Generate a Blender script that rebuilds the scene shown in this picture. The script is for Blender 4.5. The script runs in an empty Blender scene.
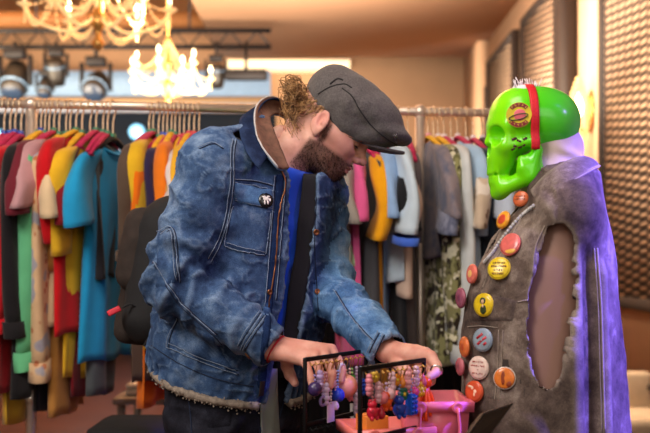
import bpy, bmesh, math, random
import numpy as np
import openvdb
from mathutils import Vector, Matrix
from mathutils.bvhtree import BVHTree
random.seed(7)
RNG = np.random.RandomState(11)
PI = math.pi
COL = bpy.context.scene.collection
FPX, CX, HY, CAMZ = 903.0, 325.0, 260.0, 1.2      # 50 mm lens, eye level 1.2 m

def P(px, py, Y):
    """point at depth Y (m) in front of the camera seen along the given direction"""
    return np.array([(px - CX) / FPX * Y, Y, CAMZ + (HY - py) / FPX * Y])
def PX(px, Y): return (px - CX) / FPX * Y
def PZ(py, Y): return CAMZ + (HY - py) / FPX * Y

# ------------------------------------------------------------------ materials
MATS = {}
def srgb(h):
    if isinstance(h, str):
        h = h.lstrip('#'); c = [int(h[i:i+2], 16) / 255 for i in (0, 2, 4)]
    else: c = [x / 255 for x in h]
    return tuple((x / 12.92 if x <= .04045 else ((x + .055) / 1.055) ** 2.4) for x in c) + (1,)
class NT:
    def __init__(s, name):
        s.m = bpy.data.materials.new(name); s.m.use_nodes = True
        s.t = s.m.node_tree; s.b = s.t.nodes['Principled BSDF']
    def n(s, typ, **kw):
        nd = s.t.nodes.new(typ)
        for k, v in kw.items():
            if k in nd.inputs: nd.inputs[k].default_value = v
            else: setattr(nd, k, v)
        return nd
    def l(s, a, b): s.t.links.new(a, b)
    def coord(s, scale=1.0, src='Object'):
        tc = s.n('ShaderNodeTexCoord'); mp = s.n('ShaderNodeMapping')
        mp.inputs['Scale'].default_value = scale if hasattr(scale, '__len__') else (scale,) * 3
        s.l(tc.outputs[src], mp.inputs[0]); return mp.outputs[0]
    def noise(s, scale, detail=3, co=None, rough=.55):
        nd = s.n('ShaderNodeTexNoise'); nd.inputs['Scale'].default_value = scale; nd.inputs['Detail'].default_value = detail
        nd.inputs['Roughness'].default_value = rough
        s.l(co if co is not None else s.coord(), nd.inputs['Vector']); return nd.outputs['Fac']
    def ramp(s, fac, stops):
        r = s.n('ShaderNodeValToRGB'); e = r.color_ramp.elements
        while len(e) < len(stops): e.new(.5)
        for i, (p, c) in enumerate(stops): e[i].position = p; e[i].color = c
        s.l(fac, r.inputs[0]); return r.outputs[0]
    def mix(s, fac, a, b, mode='MIX'):
        m = s.n('ShaderNodeMix', data_type='RGBA', blend_type=mode)
        for k, v in ((0, fac), (6, a), (7, b)):
            if hasattr(v, 'links') or hasattr(v, 'is_output'): s.l(v, m.inputs[k])
            else: m.inputs[k].default_value = v
        return m.outputs[2]
    def math(s, op, a, b=0.0):
        m = s.n('ShaderNodeMath', operation=op)
        for i, v in enumerate((a, b)):
            if hasattr(v, 'is_output'): s.l(v, m.inputs[i])
            else: m.inputs[i].default_value = v
        return m.outputs[0]
    def bump(s, h, strength=.3, dist=.002):
        b = s.n('ShaderNodeBump'); b.inputs['Strength'].default_value = strength; b.inputs['Distance'].default_value = dist
        s.l(h, b.inputs['Height']); s.l(b.outputs[0], s.b.inputs['Normal'])
    def set(s, **kw):
        for k, v in kw.items(): s.b.inputs[k.replace('_', ' ')].default_value = v
        return s
def scale_c(c, f): return tuple(min(1, x * f) for x in c[:3]) + (1,)

def solid(name, hexc, rough=.5, metal=0, var=.12, nscale=30, bump=0, emis=0, spec=.5):
    key = (name, str(hexc), rough, metal, emis)
    if key in MATS: return MATS[key]
    t = NT(name); c = srgb(hexc)
    t.l(t.ramp(t.noise(nscale), [(.3, scale_c(c, 1 - var)), (.7, scale_c(c, 1 + var))]), t.b.inputs['Base Color'])
    t.set(Roughness=rough, Metallic=metal); t.b.inputs['Specular IOR Level'].default_value = spec
    if bump: t.bump(t.noise(nscale * 4), bump)
    if emis: t.b.inputs['Emission Color'].default_value = c; t.b.inputs['Emission Strength'].default_value = emis
    MATS[key] = t.m; return t.m
def fabric(hexc, kind='plain', hex2=None, hex3=None):
    key = ('fab', hexc, kind, hex2)
    if key in MATS: return MATS[key]
    t = NT('cloth'); c = srgb(hexc)
    base = t.ramp(t.noise(9), [(.3, scale_c(c, .86)), (.7, scale_c(c, 1.1))])
    if kind == 'camo':
        a = t.ramp(t.noise(16, 2), [(.44, (0, 0, 0, 1)), (.47, (1, 1, 1, 1))])
        b = t.ramp(t.noise(21, 2, t.coord((1, 1.3, .8))), [(.5, (0, 0, 0, 1)), (.53, (1, 1, 1, 1))])
        d = t.ramp(t.noise(26, 1, t.coord((1.4, .9, 1.2))), [(.56, (0, 0, 0, 1)), (.59, (1, 1, 1, 1))])
        base = t.mix(a, base, srgb(hex2)); base = t.mix(b, base, srgb(hex3)); base = t.mix(d, base, srgb('#d9d3b6'))
    elif kind == 'marble':
        base = t.mix(t.ramp(t.noise(14, 6, t.coord((1, 1, .6)), .7), [(.42, (0, 0, 0, 1)), (.6, (1, 1, 1, 1))]), base, srgb(hex2))
    elif kind == 'print':
        v = t.n('ShaderNodeTexVoronoi'); v.inputs['Scale'].default_value = 26; t.l(t.coord(), v.inputs['Vector'])
        base = t.mix(t.ramp(v.outputs['Distance'], [(.22, (1, 1, 1, 1)), (.32, (0, 0, 0, 1))]), base, srgb(hex2))
        base = t.mix(t.ramp(t.noise(12, 1), [(.56, (0, 0, 0, 1)), (.6, (.8, .8, .8, 1))]), base, srgb(hex3 or hexc))
    t.l(base, t.b.inputs['Base Color']); t.set(Roughness=.9); t.b.inputs['Specular IOR Level'].default_value = .15
    t.b.inputs['Sheen Weight'].default_value = .15
    t.bump(t.noise(420, 2), .25, .001)
    MATS[key] = t.m; return t.m
def denim(name, dark, mid, light, wear=.5):
    t = NT(name)
    big = t.ramp(t.math('ADD', t.math('MULTIPLY', t.noise(7, 5), .6), t.math('MULTIPLY', t.noise(38, 6, None, .7), .4)), [(.36, srgb(dark)), (.52, srgb(mid)), (.68, srgb(light))])
    g = t.n('ShaderNodeNewGeometry')
    edge = t.ramp(g.outputs['Pointiness'], [(.505, (0, 0, 0, 1)), (.57, (wear, wear, wear, 1))])
    w = t.n('ShaderNodeTexNoise'); w.inputs['Scale'].default_value = 1; t.l(t.coord((500, 500, 900)), w.inputs['Vector'])
    slub = t.ramp(w.outputs['Fac'], [(.35, (.72, .72, .72, 1)), (.7, (1.25, 1.25, 1.25, 1))])
    c = t.mix(edge, big, srgb(light)); c = t.mix(1.0, c, slub, 'MULTIPLY')
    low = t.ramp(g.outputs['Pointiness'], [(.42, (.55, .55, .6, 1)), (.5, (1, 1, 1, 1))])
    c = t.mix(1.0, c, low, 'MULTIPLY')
    t.l(c, t.b.inputs['Base Color']); t.set(Roughness=.92); t.b.inputs['Specular IOR Level'].default_value = .1
    t.bump(w.outputs['Fac'], .35, .001); return t.m

# ------------------------------------------------------------------ objects
def tag(o, label=None, cat=None, group=None, kind=None):
    for k, v in (('label', label), ('category', cat), ('group', group), ('kind', kind)):
        if v: o[k] = v
    return o
def empty(name, label, cat, loc=(0, 0, 0), rotz=0, group=None):
    o = bpy.data.objects.new(name, None); COL.objects.link(o); o.empty_display_size = .05
    o.location = loc; o.rotation_euler = (0, 0, rotz)
    M = Matrix.Translation(Vector(loc)) @ Matrix.Rotation(rotz, 4, 'Z')
    o['_'] = 0; del o['_']
    ROOTM[o.name] = M
    return tag(o, label, cat, group)
ROOTM = {}
class MB:
    """collects vertices and faces of one mesh"""
    def __init__(s): s.v = []; s.f = []; s.mi = []; s.cur = 0
    def add(s, vs, fs):
        o = len(s.v); s.v.extend([tuple(map(float, v)) for v in vs])
        s.f.extend([tuple(int(i) + o for i in f) for f in fs]); s.mi.extend([s.cur] * len(fs)); return s
    def box(s, c, d, R=None, bev=0):
        c = np.array(c, float); hx, hy, hz = [x / 2 for x in d]
        if bev:
            bm = bmesh.new(); bmesh.ops.create_cube(bm, size=1)
            for v in bm.verts: v.co = Vector((v.co.x * d[0], v.co.y * d[1], v.co.z * d[2]))
            bmesh.ops.bevel(bm, geom=bm.edges[:] , offset=bev, segments=2, affect='EDGES', profile=.5)
            bm.verts.index_update(); vs = np.array([v.co for v in bm.verts]); fs = [[v.index for v in f.verts] for f in bm.faces]; bm.free()
        else:
            vs = np.array([[x, y, z] for x in (-hx, hx) for y in (-hy, hy) for z in (-hz, hz)])
            fs = [(0, 1, 3, 2), (4, 6, 7, 5), (0, 4, 5, 1), (2, 3, 7, 6), (0, 2, 6, 4), (1, 5, 7, 3)]
        if R is not None: vs = vs @ np.array(R).T
        return s.add(vs + c, fs)
    def tube(s, pts, r, n=8, cap=True, closed=False, sq=None):
        pts = np.array(pts, float); m = len(pts)
        r = np.full(m, r) if np.isscalar(r) else np.array(r, float)
        T = np.gradient(pts, axis=0) if not closed else np.roll(pts, -1, 0) - np.roll(pts, 1, 0)
        T /= np.linalg.norm(T, axis=1)[:, None] + 1e-12
        a = np.array([0, 0, 1.]) if abs(T[0][2]) < .9 else np.array([1., 0, 0])
        N = np.cross(T[0], a); N /= np.linalg.norm(N); vs = []
        for i in range(m):
            N = N - T[i] * N.dot(T[i]); N /= np.linalg.norm(N) + 1e-12; B = np.cross(T[i], N)
            for k in range(n):
                th = 2 * PI * k / n; cu, su = math.cos(th), math.sin(th)
                if sq: su *= sq
                vs.append(pts[i] + r[i] * (cu * N + su * B))
        fs = [(i * n + k, i * n + (k + 1) % n, (i + 1) * n + (k + 1) % n, (i + 1) * n + k) for i in range(m - 1) for k in range(n)]
        if closed: fs += [((m - 1) * n + k, (m - 1) * n + (k + 1) % n, (k + 1) % n, k) for k in range(n)]
        elif cap: fs += [tuple(range(n))[::-1], tuple((m - 1) * n + k for k in range(n))]
        return s.add(vs, fs)
    def lathe(s, prof, c=(0, 0, 0), n=16, R=None):
        vs = [(r * math.cos(2 * PI * k / n), r * math.sin(2 * PI * k / n), z) for r, z in prof for k in range(n)]; m = len(prof)
        fs = [(i * n + k, i * n + (k + 1) % n, (i + 1) * n + (k + 1) % n, (i + 1) * n + k) for i in range(m - 1) for k in range(n)]
        fs += [tuple(range(n))[::-1], tuple((m - 1) * n + k for k in range(n))]
        vs = np.array(vs)
        if R is not None: vs = vs @ np.array(R).T
        return s.add(vs + np.array(c, float), fs)
    def ball(s, c, r, n=8, R=None):
        m = max(4, n // 2 + 1)
        rr = np.array([r, r, r]) if np.isscalar(r) else np.array(r)
        prof = [(math.sin(PI * i / m), -math.cos(PI * i / m)) for i in range(m + 1)]; prof[0] = (1e-4, -1); prof[-1] = (1e-4, 1)
        vs = np.array([(q * math.cos(2 * PI * k / n), q * math.sin(2 * PI * k / n), z) for q, z in prof for k in range(n)]) * rr
        if R is not None: vs = vs @ np.array(R).T
        fs = [(i * n + k, i * n + (k + 1) % n, (i + 1) * n + (k + 1) % n, (i + 1) * n + k) for i in range(m) for k in range(n)]
        return s.add(vs + np.array(c, float), fs)
    def grid(s, G, closed_u=False):
        G = np.array(G, float); a, b = G.shape[:2]
        fs = [(i * b + j, i * b + (j + 1) % b, (i + 1) * b + (j + 1) % b, (i + 1) * b + j) for i in range(a - 1) for j in range(b if closed_u else b - 1)]
        return s.add(G.reshape(-1, 3), fs)
    def build(s, name, mats, parent=None, smooth=True, solid=0, local=False, sub=0, auto=None):
        if parent is not None and not local:      # vertices are world coordinates; bring them into the parent's frame
            Mi = np.array(worldm(parent).inverted())
            V = np.array(s.v); V = V @ Mi[:3, :3].T + Mi[:3, 3]
        else: V = np.array(s.v)
        me = bpy.data.meshes.new(name); me.from_pydata(V.tolist(), [], s.f)
        for m in (mats if isinstance(mats, (list, tuple)) else [mats]): me.materials.append(m)
        me.polygons.foreach_set('material_index', s.mi); me.polygons.foreach_set('use_smooth', [smooth] * len(s.f))
        o = bpy.data.objects.new(name, me); COL.objects.link(o)
        if parent is not None: o.parent = parent
        if solid:
            md = o.modifiers.new('solid', 'SOLIDIFY'); md.thickness = solid; md.offset = 0
        if sub:
            md = o.modifiers.new('sub', 'SUBSURF'); md.levels = md.render_levels = sub
        if auto: me.set_sharp_from_angle(angle=auto) if hasattr(me, 'set_sharp_from_angle') else None
        me.validate(); me.update(); return o
def worldm(o):
    M = Matrix.Identity(4)
    while o is not None:
        M = ROOTM.get(o.name, Matrix.Identity(4)) @ M; o = o.parent
    return M
def copy_tree(o, parent=None):
    c = o.copy(); COL.objects.link(c); c.parent = parent
    if o.name in ROOTM: ROOTM[c.name] = ROOTM[o.name].copy()
    for ch in list(o.children): copy_tree(ch, c)
    return c
def rot_to(zaxis, up=(0, 0, 1)):
    z = np.array(zaxis, float); z /= np.linalg.norm(z); u = np.array(up, float)
    if abs(z.dot(u)) > .98: u = np.array([1., 0, 0])
    x = np.cross(u, z); x /= np.linalg.norm(x); y = np.cross(z, x)
    return np.stack([x, y, z], 1)
def spline(pts, n):
    pts = np.array(pts, float); m = len(pts)
    if m == 2: return pts[0] + np.linspace(0, 1, n)[:, None] * (pts[1] - pts[0])
    Q = np.vstack([2 * pts[0] - pts[1], pts, 2 * pts[-1] - pts[-2]]); out = []
    for t in np.linspace(0, m - 1 - 1e-6, n):
        i = int(t); f = t - i; p0, p1, p2, p3 = Q[i:i+4]
        out.append(.5 * (2 * p1 + (p2 - p0) * f + (2 * p0 - 5 * p1 + 4 * p2 - p3) * f * f + (3 * p1 - p0 - 3 * p2 + p3) * f ** 3))
    return np.array(out)
# vectorised value noise
def vnoise(p, seed=0):
    p = np.asarray(p, np.float64); i = np.floor(p).astype(np.int64); f = p - i; f = f * f * (3 - 2 * f); r = 0
    for dx in (0, 1):
        for dy in (0, 1):
            for dz in (0, 1):
                h = ((i[..., 0] + dx) * 73856093) ^ ((i[..., 1] + dy) * 19349663) ^ ((i[..., 2] + dz) * 83492791) ^ (seed * 2654435)
                h = (h ^ (h >> 13)) * 1274126177 & 0x7fffffff
                v = ((h >> 8) & 0xffff) / 32767.5 - 1
                r = r + v * (f[..., 0] if dx else 1 - f[..., 0]) * (f[..., 1] if dy else 1 - f[..., 1]) * (f[..., 2] if dz else 1 - f[..., 2])
    return r
def fbm(p, s, seed=0, o=3):
    p = np.asarray(p) * s; return sum(vnoise(p * 2 ** k, seed + k) * .5 ** k for k in range(o))
# ------------------------------------------------------------------ signed-distance modelling
def pcone(a, b, r1, r2):
    a = np.array(a, float); b = np.array(b, float); ba = b - a; L2 = ba.dot(ba); R = max(r1, r2)
    def f(X, Y, Z):
        x, y, z = X - a[0], Y - a[1], Z - a[2]
        t = np.clip((x * ba[0] + y * ba[1] + z * ba[2]) / L2, 0, 1)
        return np.sqrt((x - t * ba[0]) ** 2 + (y - t * ba[1]) ** 2 + (z - t * ba[2]) ** 2) - (r1 + (r2 - r1) * t)
    return f, np.minimum(a, b) - R, np.maximum(a, b) + R
def pell(c, r, R=None):
    c = np.array(c, float); r = np.array(r if hasattr(r, '__len__') else (r,) * 3, float)
    R = np.eye(3) if R is None else np.array(R); ext = np.sqrt(((R * r) ** 2).sum(1))
    def f(X, Y, Z):
        x, y, z = X - c[0], Y - c[1], Z - c[2]
        q = [(R[0, k] * x + R[1, k] * y + R[2, k] * z) / r[k] for k in range(3)]
        k0 = np.sqrt(q[0] ** 2 + q[1] ** 2 + q[2] ** 2); k1 = np.sqrt(sum((q[k] / r[k]) ** 2 for k in range(3))) + 1e-9
        return k0 * (k0 - 1) / k1
    return f, c - ext, c + ext
def pbox(c, d, R=None, rad=.01):
    c = np.array(c, float); h = np.array(d, float) / 2 - rad; R = np.eye(3) if R is None else np.array(R)
    ext = np.abs(R) @ (h + rad)
    def f(X, Y, Z):
        x, y, z = X - c[0], Y - c[1], Z - c[2]
        q = [np.abs(R[0, k] * x + R[1, k] * y + R[2, k] * z) - h[k] for k in range(3)]
        return np.sqrt(sum(np.maximum(v, 0) ** 2 for v in q)) + np.minimum(np.maximum(np.maximum(q[0], q[1]), q[2]), 0) - rad
    return f, c - ext, c + ext
def pstack(st, rdir, n=2.0):
    """elliptical sections stacked along z: rows (z, cx, cy, half width along rdir, half depth across it)"""
    st = sorted(st); S = np.array(st, float); r = np.array(rdir, float); r /= np.linalg.norm(r); q = np.array([-r[1], r[0]])
    zs = np.linspace(S[0, 0], S[-1, 0], 60); cols = []
    for k in range(1, 5):
        y = np.interp(zs, S[:, 0], S[:, k]); ker = np.array([1, 2, 3, 2, 1]) / 9.; yy = np.convolve(np.pad(y, 2, 'edge'), ker, 'valid'); cols.append(yy)
    def f(X, Y, Z):
        cx, cy, a, b = [np.interp(Z, zs, c) for c in cols]
        u = (X - cx) * r[0] + (Y - cy) * r[1]; w = (X - cx) * q[0] + (Y - cy) * q[1]
        k0 = (np.abs(u / a) ** n + np.abs(w / b) ** n) ** (1 / n); k1 = np.sqrt((u / a ** 2) ** 2 + (w / b ** 2) ** 2) + 1e-6
        d = np.where(k0 > .25, k0 * (k0 - 1) / k1 * (k0 / k0), -np.minimum(a, b) * .8)
        return np.maximum(d, np.maximum(zs[0] - Z, Z - zs[-1]))
    m = max(S[:, 3].max(), S[:, 4].max())
    return f, np.array([S[:, 1].min() - m, S[:, 2].min() - m, S[0, 0]]), np.array([S[:, 1].max() + m, S[:, 2].max() + m, S[-1, 0]])
class SDF:
    def __init__(s, lo, hi, h):
        s.lo = np.array(lo, float); s.h = h; s.n = np.ceil((np.array(hi) - s.lo) / h).astype(int) + 1
        s.ax = [(s.lo[k] + h * np.arange(s.n[k])).astype(np.float32) for k in range(3)]
        s.D = np.full(s.n, .5, np.float32)
    def full(s, f): return f(s.ax[0][:, None, None], s.ax[1][None, :, None], s.ax[2][None, None, :])
    def add(s, prim, k=0.0, op='u'):
        f, lo, hi = prim; m = k + 5 * s.h
        i0 = np.clip(np.floor((lo - m - s.lo) / s.h).astype(int), 0, s.n - 1); i1 = np.clip(np.ceil((hi + m - s.lo) / s.h).astype(int) + 1, 1, s.n)
        if (i1 <= i0).any(): return s
        sl = tuple(slice(a, b) for a, b in zip(i0, i1))
        d = f(s.ax[0][sl[0]][:, None, None], s.ax[1][sl[1]][None, :, None], s.ax[2][sl[2]][None, None, :]); A = s.D[sl]
        if op == 's': d = -d; A = -A
        if k > 0:
            hh = np.maximum(k - np.abs(A - d), 0) / k; r = np.minimum(A, d) - hh * hh * k * .25
        else: r = np.minimum(A, d)
        if op == 's': r = -np.minimum(A, d) if k == 0 else -r
        s.D[sl] = r; return s
    def sub(s, prim, k=0.0):
        f, lo, hi = prim; m = k + 5 * s.h
        i0 = np.clip(np.floor((lo - m - s.lo) / s.h).astype(int), 0, s.n - 1); i1 = np.clip(np.ceil((hi + m - s.lo) / s.h).astype(int) + 1, 1, s.n)
        if (i1 <= i0).any(): return s
        sl = tuple(slice(a, b) for a, b in zip(i0, i1))
        d = -f(s.ax[0][sl[0]][:, None, None], s.ax[1][sl[1]][None, :, None], s.ax[2][sl[2]][None, None, :]); A = s.D[sl]
        if k > 0:
            hh = np.maximum(k - np.abs(A - d), 0) / k; r = np.maximum(A, d) + hh * hh * k * .25
        else: r = np.maximum(A, d)
        s.D[sl] = r; return s
    def cut(s, f): s.D = np.maximum(s.D, s.full(f)).astype(np.float32); return s
    def sample(s, p, D=None):
        D = s.D if D is None else D
        i = np.clip(np.rint((np.asarray(p) - s.lo) / s.h).astype(int), 0, s.n - 1); return D[i[:, 0], i[:, 1], i[:, 2]]
    def mesh(s, D=None, smooth=1):
        D = (s.D if D is None else D).astype(np.float32).copy()
        for ax in range(3):
            for e in (0, -1):
                sl = [slice(None)] * 3; sl[ax] = e; D[tuple(sl)] = np.maximum(D[tuple(sl)], s.h * .5)
        g = openvdb.FloatGrid(1.0); g.copyFromArray(np.clip(D, -4 * s.h, 4 * s.h)); v, q = g.convertToQuads(0.0)
        v = v.astype(np.float64) * s.h + s.lo; q = q.astype(np.int64)
        a, b, c, d = [v[q[:, k]] for k in range(4)]
        if (np.cross(c - a, d - b) * (a + b + c + d)).sum() < 0: q = q[:, ::-1]
        for _ in range(smooth): v = lap(v, q)
        return v, q
def lap(v, q, w=.5):
    acc = np.zeros_like(v); cnt = np.zeros(len(v))
    for k in range(4):
        a = q[:, k]; b = q[:, (k + 1) % 4]
        np.add.at(acc, a, v[b]); np.add.at(cnt, a, 1); np.add.at(acc, b, v[a]); np.add.at(cnt, b, 1)
    return v * (1 - w) + w * acc / np.maximum(cnt, 1)[:, None]
def vnormals(v, q):
    n = np.cross(v[q[:, 2]] - v[q[:, 0]], v[q[:, 3]] - v[q[:, 1]]); N = np.zeros_like(v)
    for k in range(4): np.add.at(N, q[:, k], n)
    return N / (np.linalg.norm(N, axis=1)[:, None] + 1e-12)
def sdf_obj(name, v, q, mats, parent=None, fmi=None, attr=None):
    mb = MB(); mb.v = v; mb.f = [tuple(r) for r in q.tolist()]; mb.mi = [0] * len(q) if fmi is None else [int(x) for x in fmi]
    o = mb.build(name, mats, parent)
    if attr is not None:
        for nm, arr in attr.items():
            a = o.data.attributes.new(nm, 'FLOAT', 'POINT'); a.data.foreach_set('value', np.asarray(arr, np.float32))
    return o
def bvh(v, q): return BVHTree.FromPolygons([Vector(x) for x in v], [tuple(r) for r in q.tolist()])
def cast(tree, px, py, off=0.0):
    """where the sight line through a photo direction meets a surface: (point, normal)"""
    d = Vector(((px - CX) / FPX, 1, (HY - py) / FPX)).normalized()
    loc, n, i, dist = tree.ray_cast(Vector((0, 0, CAMZ)), d, 20)
    if loc is None: return None, None
    if n.dot(d) > 0: n = -n
    return np.array(loc + n * off), np.array(n)
def seam(mb, tree, pts, r=.0012, n=24, off=.0006):
    out = []
    for p in spline([(a, b, 0) for a, b in pts], n):
        c, _ = cast(tree, p[0], p[1], off)
        if c is not None and (not out or np.linalg.norm(c - out[-1]) < .03): out.append(c)
    if len(out) > 2: mb.tube(out, r, 5)
def patch(mb, tree, quad, nu=12, nv=12, th=.004):
    """cloth patch following the surface under it; quad = four corners (tl, tr, br, bl)"""
    tl, tr, br, bl = [np.array(p, float) for p in quad]; G = []; last = None
    for i in range(nv):
        row = []; v = i / (nv - 1)
        for j in range(nu):
            u = j / (nu - 1); p = (tl * (1 - u) + tr * u) * (1 - v) + (bl * (1 - u) + br * u) * v
            edge = min(u, 1 - u, v, 1 - v) < 1e-6
            c, n = cast(tree, p[0], p[1], -.003 if edge else th)
            if c is None or (last is not None and np.linalg.norm(c - last) > .15): c = last if last is not None else P(p[0], p[1], 2)
            last = c; row.append(c)
        G.append(row); last = row[0]
    mb.grid(G)
# ================================================================== THE MAN
def skin_mat():
    t = NT('skin')
    base = t.ramp(t.noise(22, 4), [(.3, srgb('#c48c78')), (.55, srgb('#dba592')), (.75, srgb('#e6b6a4'))])
    at = t.n('ShaderNodeAttribute', attribute_name='flush'); base = t.mix(at.outputs['Fac'], base, srgb('#c8766a'))
    ab = t.n('ShaderNodeAttribute', attribute_name='stubble'); base = t.mix(ab.outputs['Fac'], base, srgb('#4a342b'))
    t.l(base, t.b.inputs['Base Color']); t.set(Roughness=.52); t.b.inputs['Subsurface Weight'].default_value = .12
    t.b.inputs['Subsurface Radius'].default_value = (.01, .004, .002); t.b.inputs['Specular IOR Level'].default_value = .35
    t.bump(t.noise(260, 3), .18, .001); return t.m
SKIN = skin_mat()
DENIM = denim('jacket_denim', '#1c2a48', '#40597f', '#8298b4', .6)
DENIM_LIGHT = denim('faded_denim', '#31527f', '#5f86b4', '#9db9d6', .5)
LINING = solid('dark_lining', '#16161c', .9, bump=.3)
STITCH = solid('pale_stitching', '#77879f', .8, var=.25, nscale=300)
STITCH_DARK = solid('dark_seam', '#16233d', .9)  # dark navy for seam lines
MANX, MANY = -.215, 2.15
man = empty('man', 'bearded man in denim jacket and grey flat cap looking down at earring racks', 'person', (MANX, MANY, 0))

# --- head, in its own frame: x towards the nose, y to his left, z up; origin between the ears
pit, yaw = math.radians(38), math.radians(9)
HF = np.array([math.cos(pit) * math.cos(yaw), -math.cos(pit) * math.sin(yaw), -math.sin(pit)])
HL = np.array([math.sin(yaw), math.cos(yaw), 0.])
HU = np.cross(HF, HL)
HO = P(329, 127.5, 2.155); HR = np.stack([HF, HL, HU], 1) * .95
def h2w(p): return np.asarray(p) @ HR.T + HO
def w2h(p): return (np.asarray(p) - HO) @ HR / .95 ** 2
def head_sdf(h=.0026):
    S = SDF((-.13, -.1, -.17), (.15, .1, .15), h)
    S.add(pell((-.003, 0, .052), (.099, .076, .084)))
    S.add(pell((.045, 0, .03), (.058, .066, .07)), .03)
    S.add(pell((.042, 0, -.03), (.055, .058, .075)), .03)
    for s in (-1, 1):
        S.add(pcone((-.002, s * .05, -.05), (.064, s * .02, -.086), .02, .018), .03)
        S.add(pcone((.072, s * .036, -.012), (.02, s * .062, -.008), .014, .012), .025)      # cheekbone
        S.add(pcone((.088, s * .01, .03), (.07, s * .05, .03), .011, .011), .015)             # brow
    S.add(pell((.07, 0, -.089), (.023, .026, .02)), .02)
    S.add(pell((.078, 0, -.058), (.026, .03, .03)), .02)
    for s in (-1, 1): S.sub(pell((.096, s * .03, .008), (.014, .018, .012)), .014)
    S.add(pcone((.094, 0, .022), (.114, 0, -.012), .0075, .0105), .012)
    S.add(pell((.119, 0, -.017), (.013, .0125, .011)), .008)
    for s in (-1, 1):
        S.add(pell((.107, s * .0125, -.023), (.012, .008, .009)), .006)
        S.sub(pell((.114, s * .006, -.031), (.005, .0035, .006)), .003)
        S.add(pell((.079, s * .031, .009), (.0145, .0165, .0125)), .003)                      # closed lids
        S.sub(pcone((.094, s * .022, .0035), (.088, s * .044, .0035), .0015, .001), .002)
    S.add(pell((.1, 0, -.050), (.011, .023, .006)), .006)
    S.add(pell((.097, 0, -.061), (.011, .02, .0065)), .006)
    S.sub(pcone((.107, -.02, -.0555), (.107, .02, -.0555), .0018, .0018), .004)
    for s in (-1, 1):                                                                         # ears
        Re = rot_to((-.3, s * 1, .05), (-.28, 0, 1))
        S.add(pell((-.010, s * .08, -.002), (.0225, .034, .007), Re), .006)
        S.sub(pell((-.007, s * .0885, .003), (.0115, .022, .007), Re), .003)
        S.add(pell((-.001, s * .083, -.002), (.006, .009, .006), Re), .004)
        S.add(pell((.0, s * .078, -.030), (.009, .009, .006), Re), .005)
    nb = w2h(P(279, 168, 2.14)); S.add(pcone((-.03, 0, -.035), nb, .056, .064), .03)
    S.add(pell((-.07, 0, -.02), (.035, .045, .04)), .03)
    return S
HS = head_sdf()
hv, hq = HS.mesh()
beard_w = lambda p: np.clip(np.maximum.reduce([
    np.minimum(np.clip((-.034 - p[:, 2] - .25 * np.maximum(0, .03 - p[:, 0])) / .012, 0, 1), np.clip((p[:, 0] + .012) / .01, 0, 1)),
    np.clip(1 - np.abs(p[:, 0] - .016) / .014, 0, 1) * np.clip((.02 - p[:, 2]) / .02, 0, 1) * (np.abs(p[:, 1]) > .04)]), 0, 1) \
    * (1 - np.clip(1 - ((p[:, 0] - .105) / .024) ** 2 - (p[:, 1] / .024) ** 2 - ((p[:, 2] + .0555) / .0125) ** 2, 0, 1) * 2.5).clip(0, 1) \
    * np.clip((p[:, 2] + .2) / .05, 0, 1) * np.where((p[:, 0] > .06) & (p[:, 2] > -.046) & (p[:, 2] < -.03), 1, 1)
def skin_attr(p):
    st = beard_w(p) * np.clip(1 - (w2h(P(279, 168, 2.14))[2] + .05 - p[:, 2]) / .03, 0, 1)
    d = lambda c, r: np.exp(-((p - np.array(c)) ** 2).sum(1) / r ** 2)
    fl = .6 * d((.117, 0, -.024), .02) + .55 * d((.06, -.05, -.02), .035) + .55 * d((.06, .05, -.02), .035) + .55 * d((-.012, -.085, .004), .03)
    fl += .9 * np.exp(-((p[:, 0] - .108) / .014) ** 2 - (p[:, 1] / .022) ** 2 - ((p[:, 2] + .0555) / .01) ** 2)
    return st * .75, np.clip(fl, 0, 1)
hst, hfl = skin_attr(hv); hvw = h2w(hv)

# --- joints of the arms (world)
Rsh, Rel, Rwr = P(214, 164, 2.0), P(174, 284, 1.955), P(271, 346, 1.90)
Lsh, Lel, Lwr = P(318, 188, 2.28), P(327, 288, 2.17), P(388, 351, 1.93)
def hand(wr, el, knk, fingers, thumb, rk=.0115):
    """palm and five separate, bent fingers from world joints"""
    allp = np.array([wr] + knk + [q for f in fingers for q in f] + list(thumb))
    S = SDF(allp.min(0) - .05, allp.max(0) + .05, .0018)
    fw = (wr - el) / np.linalg.norm(wr - el)
    S.add(pcone(wr - fw * .06, wr, .030, .0265))
    across = knk[3] - knk[0]; across /= np.linalg.norm(across)
    for i, k in enumerate(knk):
        w0 = wr + across * (-.016 + .0105 * i) + fw * .005
        S.add(pcone(w0, k, .0165, .0128 if i < 3 else .0115), .016)
    for i, fpts in enumerate(fingers):
        r = [.0105, .0105, .0098, .0088][i]; ch = [knk[i]] + list(fpts)
        F = SDF(np.min(ch, 0) - .03, np.max(ch, 0) + .03, .0018)
        for a, b, r1, r2 in zip(ch[:-1], ch[1:], (r * 1.12, r * .95, r * .88), (r * .95, r * .88, r * .74)):
            F.add(pcone(a, b, r1, r2), .0015)
        for j, a in enumerate(ch[1:-1]): F.add(pell(a, r * (1.06, .96)[j]), .002)
        fld = F
        prim = (lambda X, Y, Z, ch=ch, r=r: np.minimum.reduce([pcone(a, b, r1, r2)[0](X, Y, Z) for a, b, r1, r2 in
                zip(ch[:-1], ch[1:], (r * 1.12, r * .97, r * .9), (r * .99, r * .92, r * .74))]), np.min(ch, 0) - .02, np.max(ch, 0) + .02)
        S.add(prim, .004)
    tch = list(thumb)
    for a, b, r1, r2 in zip(tch[:-1], tch[1:], (.0175, .0125, .011), (.0125, .0115, .0085)): S.add(pcone(a, b, r1, r2), .006)
    return S.mesh()
rk = [P(331, 350, 1.90), P(323, 353, 1.885), P(314, 357, 1.87), P(305, 361, 1.86)]
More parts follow.
